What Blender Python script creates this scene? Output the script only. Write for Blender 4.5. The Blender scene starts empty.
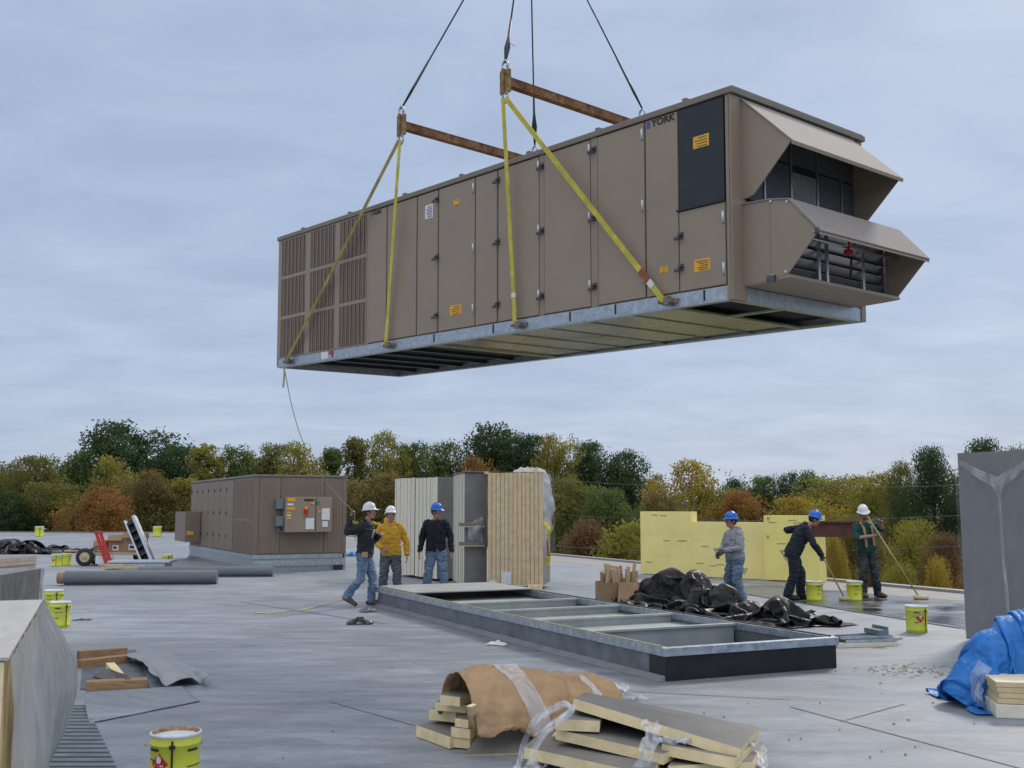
import bpy, bmesh, math, random
import numpy as np
from mathutils import Vector, Matrix, noise, Euler, Quaternion
C = bpy.context.scene.collection
SC = bpy.context.scene
PI = math.pi
R = math.radians
random.seed(7)

# ---------------------------------------------------------------- camera, sky, sun, exposure
FPX, EYE = 1075.0, 1.75
PITCH = math.atan(124 / FPX)
cam = bpy.data.cameras.new('camera')
cam.sensor_width = 36.0
cam.lens = FPX / 1024 * 36.0
cam.clip_start, cam.clip_end = 0.1, 6000
co = bpy.data.objects.new('camera', cam)
C.objects.link(co)
co.location = (0, 0, EYE)
co.rotation_euler = (PI / 2 + PITCH, 0, 0)
SC.camera = co
SC.view_settings.view_transform = 'Standard'
SC.view_settings.look = 'None'
SC.view_settings.gamma = 1
SC.view_settings.use_curve_mapping = False
SC.view_settings.exposure = 0.45

SUN_EL, SUN_AZ = R(38), R(33)      # azimuth measured from +Y towards +X
w = bpy.data.worlds.new('World')
SC.world = w
w.use_nodes = True
nt = w.node_tree
nt.nodes.clear()
N = nt.nodes.new
LK = nt.links.new
out = N('ShaderNodeOutputWorld')
sky = N('ShaderNodeTexSky')
sky.sky_type = 'NISHITA'
sky.sun_disc = False
sky.sun_elevation = SUN_EL
sky.sun_rotation = SUN_AZ
bg1 = N('ShaderNodeBackground')
bg1.inputs[1].default_value = 0.10
LK(sky.outputs[0], bg1.inputs[0])
tc = N('ShaderNodeTexCoord')
sep = N('ShaderNodeSeparateXYZ')
LK(tc.outputs['Generated'], sep.inputs[0])


def wmath(op, a, b=None):
    m = N('ShaderNodeMath')
    m.operation = op
    for i, v in enumerate((a, b)):
        if v is None:
            continue
        if isinstance(v, (int, float)):
            m.inputs[i].default_value = v
        else:
            LK(v, m.inputs[i])
    return m.outputs[0]


zc = wmath('MAXIMUM', sep.outputs[2], 0.0)
zz = wmath('ADD', zc, 0.16)
cmb = N('ShaderNodeCombineXYZ')
LK(wmath('DIVIDE', sep.outputs[0], zz), cmb.inputs[0])
LK(wmath('DIVIDE', sep.outputs[1], zz), cmb.inputs[1])
mp = N('ShaderNodeMapping')
mp.inputs['Rotation'].default_value = (0, 0, R(12))
mp.inputs['Scale'].default_value = (0.8, 1.15, 1)
LK(cmb.outputs[0], mp.inputs[0])
n1 = N('ShaderNodeTexNoise')
n1.inputs['Scale'].default_value = 3.3
n1.inputs['Detail'].default_value = 9
n1.inputs['Roughness'].default_value = 0.56
n1.inputs['Distortion'].default_value = 0.5
LK(mp.outputs[0], n1.inputs['Vector'])
n2 = N('ShaderNodeTexNoise')
n2.inputs['Scale'].default_value = 0.8
n2.inputs['Detail'].default_value = 4
LK(mp.outputs[0], n2.inputs['Vector'])
mixn = wmath('ADD', wmath('MULTIPLY', n1.outputs[0], 0.62), wmath('MULTIPLY', n2.outputs[0], 0.38))
rp = N('ShaderNodeValToRGB')
e = rp.color_ramp.elements
e[0].position, e[0].color = 0.36, (0.275, 0.340, 0.468, 1)
e[1].position, e[1].color = 0.66, (0.365, 0.430, 0.558, 1)
m_ = rp.color_ramp.elements.new(0.5)
m_.color = (0.315, 0.382, 0.513, 1)
LK(mixn, rp.inputs[0])
# an overcast sky is brighter towards the zenith
bg2 = N('ShaderNodeBackground')
wm = N('ShaderNodeMixRGB')
wm.inputs[2].default_value = (0.50, 0.495, 0.49, 1)
LK(wmath('MULTIPLY', wmath('MAXIMUM', wmath('SUBTRACT', zc, 0.42), 0.0), 2.6), wm.inputs[0])
wm.use_clamp = True
LK(rp.outputs[0], wm.inputs[1])
LK(wm.outputs[0], bg2.inputs[0])
# ... and the unseen sky behind the camera is raised, added fill for camera-facing surfaces
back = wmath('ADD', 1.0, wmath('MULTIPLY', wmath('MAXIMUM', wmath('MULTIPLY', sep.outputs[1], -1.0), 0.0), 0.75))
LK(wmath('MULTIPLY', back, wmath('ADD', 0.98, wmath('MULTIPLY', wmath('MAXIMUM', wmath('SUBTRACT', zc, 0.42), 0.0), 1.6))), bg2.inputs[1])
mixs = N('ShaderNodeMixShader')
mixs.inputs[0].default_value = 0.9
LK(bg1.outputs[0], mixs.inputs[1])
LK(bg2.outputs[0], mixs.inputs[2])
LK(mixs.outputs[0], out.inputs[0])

sl = bpy.data.lights.new('sun', 'SUN')
sl.energy = 1.25
sl.angle = R(10)
sl.color = (1, 0.93, 0.84)
so = bpy.data.objects.new('sun', sl)
C.objects.link(so)
sd = Vector((math.sin(SUN_AZ) * math.cos(SUN_EL), math.cos(SUN_AZ) * math.cos(SUN_EL), math.sin(SUN_EL)))
so.rotation_euler = sd.to_track_quat('Z', 'Y').to_euler()
so.location = (0, 0, 40)

# ---------------------------------------------------------------- helpers
def ray(px, py):
    X = (px - 512) / FPX
    U = -(py - 384) / FPX
    c, s = math.cos(PITCH), math.sin(PITCH)
    return Vector((X, c - U * s, s + U * c))


def gp(px, py, z=0.0):
    """point at height z seen at that place in the photograph (used once, for surveying)"""
    r = ray(px, py)
    return Vector((0, 0, EYE)) + r * ((z - EYE) / r.z)


def at(px, py, Y):
    r = ray(px, py)
    return Vector((0, 0, EYE)) + r * (Y / r.y)


MATS = {}


def mat(name, col, rough=0.6, metal=0.0, var=0.12, scale=6.0, bump=0.0, bscale=40.0, spec=0.5, coat=0.0,
        stretch=None, coords='Object', col2=None, lo=0.35, hi=0.7, rvar=0.0, crinkle=0.0, cscale=6.0):
    if name in MATS:
        return MATS[name]
    m = bpy.data.materials.new(name)
    m.use_nodes = True
    t = m.node_tree
    b = t.nodes['Principled BSDF']
    b.inputs['Roughness'].default_value = rough
    b.inputs['Metallic'].default_value = metal
    b.inputs['Specular IOR Level'].default_value = spec
    b.inputs['Coat Weight'].default_value = coat
    tcn = t.nodes.new('ShaderNodeTexCoord')
    mpn = t.nodes.new('ShaderNodeMapping')
    t.links.new(tcn.outputs[coords], mpn.inputs[0])
    if stretch:
        mpn.inputs['Scale'].default_value = stretch
    ns = t.nodes.new('ShaderNodeTexNoise')
    ns.inputs['Scale'].default_value = scale
    ns.inputs['Detail'].default_value = 7
    ns.inputs['Roughness'].default_value = 0.62
    t.links.new(mpn.outputs[0], ns.inputs['Vector'])
    r = t.nodes.new('ShaderNodeValToRGB')
    a = Vector(col)
    lo_c = a * (1 - var)
    hi_c = a * (1 + var) if col2 is None else Vector(col2)
    r.color_ramp.elements[0].position = lo
    r.color_ramp.elements[1].position = hi
    r.color_ramp.elements[0].color = (*[max(0, min(1, c)) for c in lo_c], 1)
    r.color_ramp.elements[1].color = (*[max(0, min(1, c)) for c in hi_c], 1)
    t.links.new(ns.outputs[0], r.inputs[0])
    t.links.new(r.outputs[0], b.inputs['Base Color'])
    if rvar:
        mr = t.nodes.new('ShaderNodeMapRange')
        mr.inputs['To Min'].default_value = max(0, rough - rvar)
        mr.inputs['To Max'].default_value = min(1, rough + rvar)
        mr.inputs['From Min'].default_value = 0.3
        mr.inputs['From Max'].default_value = 0.7
        t.links.new(ns.outputs[0], mr.inputs[0])
        t.links.new(mr.outputs[0], b.inputs['Roughness'])
    if bump:
        n2_ = t.nodes.new('ShaderNodeTexNoise')
        n2_.inputs['Scale'].default_value = bscale
        n2_.inputs['Detail'].default_value = 5
        t.links.new(mpn.outputs[0], n2_.inputs['Vector'])
        bp = t.nodes.new('ShaderNodeBump')
        bp.inputs['Strength'].default_value = bump
        bp.inputs['Distance'].default_value = 0.02
        t.links.new(n2_.outputs[0], bp.inputs['Height'])
        t.links.new(bp.outputs[0], b.inputs['Normal'])
    if crinkle:
        # sharp creases of stiff sheeting
        nd = t.nodes.new('ShaderNodeTexNoise')
        nd.inputs['Scale'].default_value = cscale * .6
        nd.inputs['Detail'].default_value = 3
        t.links.new(tcn.outputs['Object'], nd.inputs['Vector'])
        va = t.nodes.new('ShaderNodeVectorMath'); va.operation = 'MULTIPLY_ADD'
        va.inputs[1].default_value = (.35, .35, .35)
        t.links.new(nd.outputs['Color'], va.inputs[0]); t.links.new(tcn.outputs['Object'], va.inputs[2])
        last = None
        for k_, sc_ in enumerate((cscale, cscale * 2.3)):
            vo = t.nodes.new('ShaderNodeTexVoronoi')
            vo.feature = 'F1'
            vo.inputs['Scale'].default_value = sc_
            t.links.new(va.outputs[0], vo.inputs['Vector'])
            bq = t.nodes.new('ShaderNodeBump')
            bq.inputs['Strength'].default_value = crinkle
            bq.inputs['Distance'].default_value = .08 / (k_ + 1) / cscale * 6
            t.links.new(vo.outputs['Distance'], bq.inputs['Height'])
            if last is not None:
                t.links.new(last, bq.inputs['Normal'])
            last = bq.outputs[0]
        t.links.new(last, b.inputs['Normal'])
    MATS[name] = m
    return m


class MB:
    """collects shapes that become one mesh"""

    def __init__(self):
        self.v, self.f, self.mi, self.sm = [], [], [], []

    def add(self, vs, fs, mi=0, M=None, smooth=False):
        o = len(self.v)
        for p in vs:
            p = Vector(p)
            self.v.append(M @ p if M is not None else p)
        for q in fs:
            self.f.append(tuple(i + o for i in q))
            self.mi.append(mi)
            self.sm.append(smooth)
        return self

    def box(self, a, b, mi=0, M=None, bev=0.0):
        a, b = Vector(a), Vector(b)
        lo = Vector([min(a[i], b[i]) for i in range(3)])
        hi = Vector([max(a[i], b[i]) for i in range(3)])
        if bev:
            bm = bmesh.new()
            bmesh.ops.create_cube(bm, size=1)
            for q in bm.verts:
                q.co = Vector([(lo[i] + hi[i]) / 2 + q.co[i] * (hi[i] - lo[i]) for i in range(3)])
            bmesh.ops.bevel(bm, geom=bm.edges[:], offset=bev, segments=2, affect='EDGES', profile=0.6)
            bm.verts.index_update()
            self.add([q.co.copy() for q in bm.verts], [[q.index for q in f.verts] for f in bm.faces], mi, M)
            bm.free()
            return self
        vs = [(lo.x, lo.y, lo.z), (hi.x, lo.y, lo.z), (hi.x, hi.y, lo.z), (lo.x, hi.y, lo.z),
              (lo.x, lo.y, hi.z), (hi.x, lo.y, hi.z), (hi.x, hi.y, hi.z), (lo.x, hi.y, hi.z)]
        fs = [(0, 3, 2, 1), (4, 5, 6, 7), (0, 1, 5, 4), (1, 2, 6, 5), (2, 3, 7, 6), (3, 0, 4, 7)]
        return self.add(vs, fs, mi, M)

    def hexa(self, top, th, mi_top=0, mi_side=0, down=None):
        """slab under four top corners"""
        top = [Vector(p) for p in top]
        n = (top[1] - top[0]).cross(top[2] - top[0]).normalized()
        if n.z < 0:
            n = -n
            top = top[::-1]
        d = n * -th if down is None else Vector(down)
        bot = [p + d for p in top]
        self.add(top, [(0, 1, 2, 3)], mi_top)
        self.add(bot, [(3, 2, 1, 0)], mi_top)
        for i in range(4):
            j = (i + 1) % 4
            self.add([top[i], bot[i], bot[j], top[j]], [(0, 1, 2, 3)], mi_side)
        return self

    def prism(self, pts, vec, mi=0, M=None):
        """flat polygon pushed along vec"""
        pts = [Vector(p) for p in pts]
        vec = Vector(vec)
        n = len(pts)
        vs = pts + [p + vec for p in pts]
        nn = Vector((0, 0, 0))
        for i in range(n):
            nn += (pts[i]).cross(pts[(i + 1) % n])
        flip = nn.dot(vec) > 0
        fs = [tuple(range(n)), tuple(range(2 * n - 1, n - 1, -1))]
        fs += [(i, i + n, (i + 1) % n + n, (i + 1) % n) for i in range(n)]
        if flip:
            fs = [q[::-1] for q in fs]
        return self.add(vs, fs, mi, M)

    def tube(self, pts, rad, mi=0, n=8, M=None, smooth=True, cap=True):
        pts = [Vector(p) for p in pts]
        rads = rad if isinstance(rad, (list, tuple)) else [rad] * len(pts)
        vs, fs = [], []
        t0 = (pts[1] - pts[0]).normalized()
        up = Vector((0, 0, 1)) if abs(t0.z) < 0.9 else Vector((1, 0, 0))
        u = t0.cross(up).normalized()
        for i, p in enumerate(pts):
            t = (pts[min(i + 1, len(pts) - 1)] - pts[max(i - 1, 0)]).normalized()
            u = (u - t * u.dot(t)).normalized()
            v_ = t.cross(u)
            for k in range(n):
                a = 2 * PI * k / n
                vs.append(p + (u * math.cos(a) + v_ * math.sin(a)) * rads[i])
        for i in range(len(pts) - 1):
            for k in range(n):
                fs.append((i * n + k, i * n + (k + 1) % n, (i + 1) * n + (k + 1) % n, (i + 1) * n + k))
        self.add(vs, fs, mi, M, smooth)
        if cap:
            o = len(self.v) - len(vs)
            self.f.append(tuple(o + k for k in range(n))[::-1]); self.mi.append(mi); self.sm.append(False)
            self.f.append(tuple(o + (len(pts) - 1) * n + k for k in range(n))); self.mi.append(mi); self.sm.append(False)
        return self

    def lathe(self, prof, n=32, mi=0, M=None, mis=None, smooth=True):
        """profile (r, z) turned about z"""
        vs, o = [], len(self.v)
        for r_, z in prof:
            for k in range(n):
                a = 2 * PI * k / n
                vs.append((r_ * math.cos(a), r_ * math.sin(a), z))
        self.add(vs, [], mi, M)
        for i in range(len(prof) - 1):
            for k in range(n):
                self.f.append((o + i * n + k, o + i * n + (k + 1) % n, o + (i + 1) * n + (k + 1) % n, o + (i + 1) * n + k))
                self.mi.append(mis[i] if mis else mi)
                self.sm.append(smooth)
        return self

    def ribbon(self, pts, wdir, wid, th=0.006, mi=0):
        pts = [Vector(p) for p in pts]
        wdir = Vector(wdir).normalized()
        vs, fs = [], []
        for i, p in enumerate(pts):
            t = (pts[min(i + 1, len(pts) - 1)] - pts[max(i - 1, 0)]).normalized()
            wd = (wdir - t * wdir.dot(t)).normalized()
            nn = t.cross(wd)
            for a, b in ((-1, -1), (1, -1), (1, 1), (-1, 1)):
                vs.append(p + wd * (a * wid / 2) + nn * (b * th / 2))
        for i in range(len(pts) - 1):
            for k in range(4):
                fs.append((i * 4 + k, i * 4 + (k + 1) % 4, i * 4 + 4 + (k + 1) % 4, i * 4 + 4 + k))
        fs += [(3, 2, 1, 0), tuple(len(vs) - 4 + k for k in range(4))]
        return self.add(vs, fs, mi)

    def sheet(self, fn, nu, nv, th=0.0, mi=0, smooth=True):
        """surface fn(u, v), with a real thickness when th is given"""
        P = [[Vector(fn(i / nu, j / nv)) for j in range(nv + 1)] for i in range(nu + 1)]
        W = nv + 1
        vs = [p for row in P for p in row]
        fs = [(i * W + j, (i + 1) * W + j, (i + 1) * W + j + 1, i * W + j + 1) for i in range(nu) for j in range(nv)]
        if not th:
            return self.add(vs, fs, mi, None, smooth)
        nor = []
        for i in range(nu + 1):
            for j in range(nv + 1):
                a = P[min(i + 1, nu)][j] - P[max(i - 1, 0)][j]
                b = P[i][min(j + 1, nv)] - P[i][max(j - 1, 0)]
                q = a.cross(b)
                nor.append(q.normalized() if q.length > 1e-9 else Vector((0, 0, 1)))
        K = len(vs)
        vs2 = [p - n_ * th for p, n_ in zip(vs, nor)]
        f2 = [tuple(k + K for k in q[::-1]) for q in fs]
        side = []
        for i in range(nu):
            side.append((i * W, i * W + K, (i + 1) * W + K, (i + 1) * W))
            side.append((i * W + nv, (i + 1) * W + nv, (i + 1) * W + nv + K, i * W + nv + K))
        for j in range(nv):
            side.append((j, j + 1, j + 1 + K, j + K))
            side.append((nu * W + j, nu * W + j + K, nu * W + j + 1 + K, nu * W + j + 1))
        return self.add(vs + vs2, fs + f2 + side, mi, None, smooth)

    def obj(self, name, mats, parent=None, loc=None):
        me = bpy.data.meshes.new(name)
        o = bpy.data.objects.new(name, me)
        vs = self.v
        if loc is not None:
            L = Vector(loc)
            vs = [p - L for p in vs]
            o.location = L
        me.from_pydata([tuple(p) for p in vs], [], self.f)
        if not isinstance(mats, (list, tuple)):
            mats = [mats]
        for m in mats:
            me.materials.append(m)
        me.polygons.foreach_set('material_index', self.mi)
        me.polygons.foreach_set('use_smooth', self.sm)
        me.update()
        C.objects.link(o)
        if parent:
            o.parent = parent
        return o


def tag(o, label, cat, group=None):
    o['label'] = label
    o['category'] = cat
    if group:
        o['group'] = group
    return o


def thing(name, label, cat, loc=(0, 0, 0), rot=(0, 0, 0), group=None):
    o = bpy.data.objects.new(name, None)
    o.empty_display_size = 0.2
    C.objects.link(o)
    o.location = loc
    o.rotation_euler = rot
    return tag(o, label, cat, group)


def kind(o, k):
    o['kind'] = k
    return o


def copy_tree(o, parent=None):
    c = o.copy()
    C.objects.link(c)
    c.parent = parent
    for ch in [q for q in SC.objects if q.parent == o]:
        copy_tree(ch, c)
    return c


SC2 = bpy.data.scenes.new('workshop')      # scratch scene, removed at the end


def bake(o):
    SC2.collection.objects.link(o)
    vl = SC2.view_layers[0]
    vl.update()
    dg = vl.depsgraph
    dg.update()
    me = bpy.data.meshes.new_from_object(o.evaluated_get(dg))
    return me


def text_mesh(txt, size, depth, bold=False):
    cu = bpy.data.curves.new('lettering', 'FONT')
    cu.body = txt
    cu.size = size
    cu.extrude = depth
    cu.align_x = 'CENTER'
    cu.align_y = 'CENTER'
    if bold:
        cu.offset = size * 0.025
    o = bpy.data.objects.new('lettering', cu)
    me = bake(o)
    vs = [v.co.copy() for v in me.vertices]
    fs = [tuple(p.vertices) for p in me.polygons]
    bpy.data.objects.remove(o)
    bpy.data.meshes.remove(me)
    bpy.data.curves.remove(cu)
    return vs, fs


def fbm(p, oct=4, s=1.0):
    return noise.fractal(Vector(p) * s, 0.9, 2.1, oct)


# ---------------------------------------------------------------- materials
M_brown = mat('brown_paint', (0.296, 0.226, 0.158), 0.5, var=0.05, scale=1.5, bump=0.01, bscale=6, rvar=0.06)
M_brown2 = mat('brown_paint_panel', (0.308, 0.236, 0.166), 0.46, var=0.065, scale=1.4, bump=0.07, bscale=1.6, rvar=0.09)
M_browncap = mat('brown_cap', (0.215, 0.178, 0.135), 0.5, var=0.08, scale=3)
M_lv = mat('louvre_brown', (0.22, 0.16, 0.112), 0.55, var=0.08, scale=5)
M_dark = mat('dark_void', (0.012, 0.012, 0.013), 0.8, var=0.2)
M_blackpanel = mat('black_panel', (0.018, 0.020, 0.022), 0.35, var=0.2, scale=2)
M_galv = mat('galvanised', (0.46, 0.50, 0.53), 0.42, 0.75, var=0.22, scale=14, rvar=0.12)
M_galvpan = mat('galvanised_pan', (0.43, 0.42, 0.31), 0.27, 0.92, var=0.05, scale=1.0, rvar=0.08)
M_lipyel = mat('primed_lip', (0.47, 0.46, 0.24), 0.5, 0.3, var=0.15, scale=5)
M_steel = mat('bright_steel', (0.55, 0.56, 0.57), 0.35, 0.9, var=0.1)
M_chrome = mat('latch_metal', (0.10, 0.10, 0.10), 0.35, 0.6, var=0.2)
M_hinge = mat('hinge_metal', (0.62, 0.62, 0.60), 0.4, 0.6, var=0.1)
M_orange = mat('warning_orange', (0.80, 0.40, 0.03), 0.55, var=0.08, scale=8)
M_ink = mat('black_ink', (0.02, 0.02, 0.02), 0.6)
M_white = mat('white_label', (0.75, 0.74, 0.72), 0.55, var=0.04)
M_red = mat('red_paint', (0.55, 0.03, 0.02), 0.45, var=0.12)
M_blue = mat('logo_blue', (0.02, 0.09, 0.30), 0.5, var=0.1)
M_grey = mat('grey_box_paint', (0.17, 0.20, 0.21), 0.5, var=0.1)
M_rust = mat('rusty_steel', (0.21, 0.075, 0.028), 0.8, 0.1, var=0.5, scale=9, bump=0.25, bscale=50, col2=(0.34, 0.18, 0.08))
M_rust2 = mat('red_oxide_steel', (0.115, 0.04, 0.025), 0.75, 0.0, var=0.3, scale=5, bump=0.1)
M_plate = mat('worn_plate', (0.30, 0.19, 0.08), 0.7, 0.2, var=0.5, scale=14, bump=0.15)
M_wire = mat('wire_rope', (0.06, 0.06, 0.06), 0.55, 0.5, var=0.3, scale=80)
M_sling = mat('sling_webbing', (0.60, 0.50, 0.065), 0.75, var=0.22, scale=7, bump=0.1, bscale=150)
M_sling2 = mat('sling_webbing_drab', (0.30, 0.25, 0.075), 0.8, var=0.3, scale=6)  # darker, more olive copy of the webbing
M_cord = mat('tag_line_cord', (0.45, 0.38, 0.24), 0.8, var=0.2)
M_edge_c = mat('foam_edge_cream', (0.76, 0.69, 0.54), 0.8, var=0.10, scale=9, bump=0.12, bscale=60)
M_edge_y = mat('foam_edge_yellow', (0.86, 0.69, 0.39), 0.8, var=0.13, scale=9, bump=0.15, bscale=60)
M_edge_t = mat('foam_edge_tan', (0.70, 0.53, 0.29), 0.8, var=0.14, scale=7, bump=0.12, bscale=60)
M_edge_g = mat('board_gap', (0.22, 0.16, 0.09), 0.8, var=0.2)
M_facer = mat('grey_facer', (0.205, 0.193, 0.178), 0.75, var=0.14, scale=4, bump=0.06, bscale=70)
M_xps = mat('yellow_board', (0.91, 0.785, 0.30), 0.6, var=0.07, scale=1.4)
M_xps2 = mat('yellow_board_bright', (0.91, 0.80, 0.25), 0.6, var=0.07, scale=1.4)
M_card = mat('cardboard', (0.34, 0.215, 0.12), 0.8, var=0.12, scale=5, bump=0.05)
M_kraft = mat('kraft_paper', (0.40, 0.255, 0.135), 0.72, var=0.16, scale=5, crinkle=.22, cscale=4)
M_wood = mat('sawn_timber', (0.36, 0.21, 0.10), 0.75, var=0.3, scale=7, stretch=(1, 8, 8), bump=0.1)
M_woodpale = mat('pale_timber', (0.56, 0.43, 0.25), 0.75, var=0.22, scale=7, stretch=(1, 8, 8))
M_blk = mat('black_plastic', (0.010, 0.010, 0.011), 0.42, var=0.3, scale=4, spec=0.3, crinkle=.38, cscale=3.2)
M_tarp = mat('blue_tarp', (0.022, 0.175, 0.52), 0.48, var=0.16, scale=5, spec=.35, crinkle=.35, cscale=5)
M_pail = mat('pail_yellow', (0.66, 0.69, 0.06), 0.4, var=0.07, scale=5)
M_pailtop = mat('pail_white', (0.66, 0.67, 0.68), 0.4, var=0.12, scale=9)
M_pailrust = mat('pail_rust', (0.35, 0.22, 0.12), 0.6, 0.3, var=0.5, scale=20)
M_mem = mat('membrane_roll', (0.135, 0.148, 0.165), 0.6, var=0.13, scale=3, stretch=(1, 5, 5), bump=0.05, bscale=20)
M_memback = mat('membrane_flap', (0.275, 0.292, 0.315), 0.6, var=0.12, scale=4, bump=0.05)
M_rubber = mat('rubber', (0.022, 0.022, 0.024), 0.65, var=0.2)
M_deck = mat('steel_deck', (0.14, 0.175, 0.20), 0.45, 0.35, var=0.22, scale=5)
M_skin = mat('skin', (0.44, 0.235, 0.155), 0.55, var=0.10, scale=9)
M_pole = mat('wood_pole', (0.52, 0.36, 0.19), 0.6, var=0.2, scale=5)
M_nap = mat('roller_nap', (0.62, 0.50, 0.28), 0.9, var=0.2, scale=40, bump=0.4, bscale=120)


def film_mat(name, amount, tint=(0.8, 0.82, 0.84), spread=0.28, bmp=0.5):
    if name in MATS:
        return MATS[name]
    m = bpy.data.materials.new(name)
    m.use_nodes = True
    t = m.node_tree
    b = t.nodes['Principled BSDF']
    b.inputs['Base Color'].default_value = (*tint, 1)
    b.inputs['Roughness'].default_value = 0.25
    tcn = t.nodes.new('ShaderNodeTexCoord')
    mpn = t.nodes.new('ShaderNodeMapping')
    mpn.inputs['Scale'].default_value = (1, 1, 0.45)
    mpn.inputs['Rotation'].default_value = (0.5, 0.4, 0.3)
    t.links.new(tcn.outputs['Object'], mpn.inputs[0])
    ns = t.nodes.new('ShaderNodeTexNoise')
    ns.inputs['Scale'].default_value = 5
    ns.inputs['Detail'].default_value = 8
    ns.inputs['Distortion'].default_value = 1.2
    t.links.new(mpn.outputs[0], ns.inputs['Vector'])
    mr = t.nodes.new('ShaderNodeMapRange')
    mr.inputs['From Min'].default_value = 0.32
    mr.inputs['From Max'].default_value = 0.72
    mr.inputs['To Min'].default_value = max(0, amount - spread)
    mr.inputs['To Max'].default_value = min(1, amount + spread)
    t.links.new(ns.outputs[0], mr.inputs[0])
    t.links.new(mr.outputs[0], b.inputs['Alpha'])
    bp = t.nodes.new('ShaderNodeBump')
    bp.inputs['Strength'].default_value = bmp
    bp.inputs['Distance'].default_value = 0.03
    t.links.new(ns.outputs[0], bp.inputs['Height'])
    t.links.new(bp.outputs[0], b.inputs['Normal'])
    MATS[name] = m
    return m


M_film = film_mat('stretch_film', 0.34)
M_filmthick = film_mat('stretch_film_bunched', 0.42)
M_filmgrey = film_mat('stretch_film_layers', 0.88, (0.30, 0.315, 0.33))

# ---------------------------------------------------------------- the setting: ground, roof
GZ = -6.0
UDIR = Vector((-0.43, 0.903, 0)).normalized()
VDIR = Vector((UDIR.y, -UDIR.x, 0))
M_ground = mat('meadow_ground', (0.055, 0.058, 0.022), 0.95, var=0.4, scale=0.15, col2=(0.10, 0.075, 0.03))
mb = MB()
mb.add([(-3000, -3000, GZ), (3000, -3000, GZ), (3000, 3000, GZ), (-3000, 3000, GZ)], [(0, 1, 2, 3)])
kind(mb.obj('ground', M_ground), 'structure')


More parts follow.
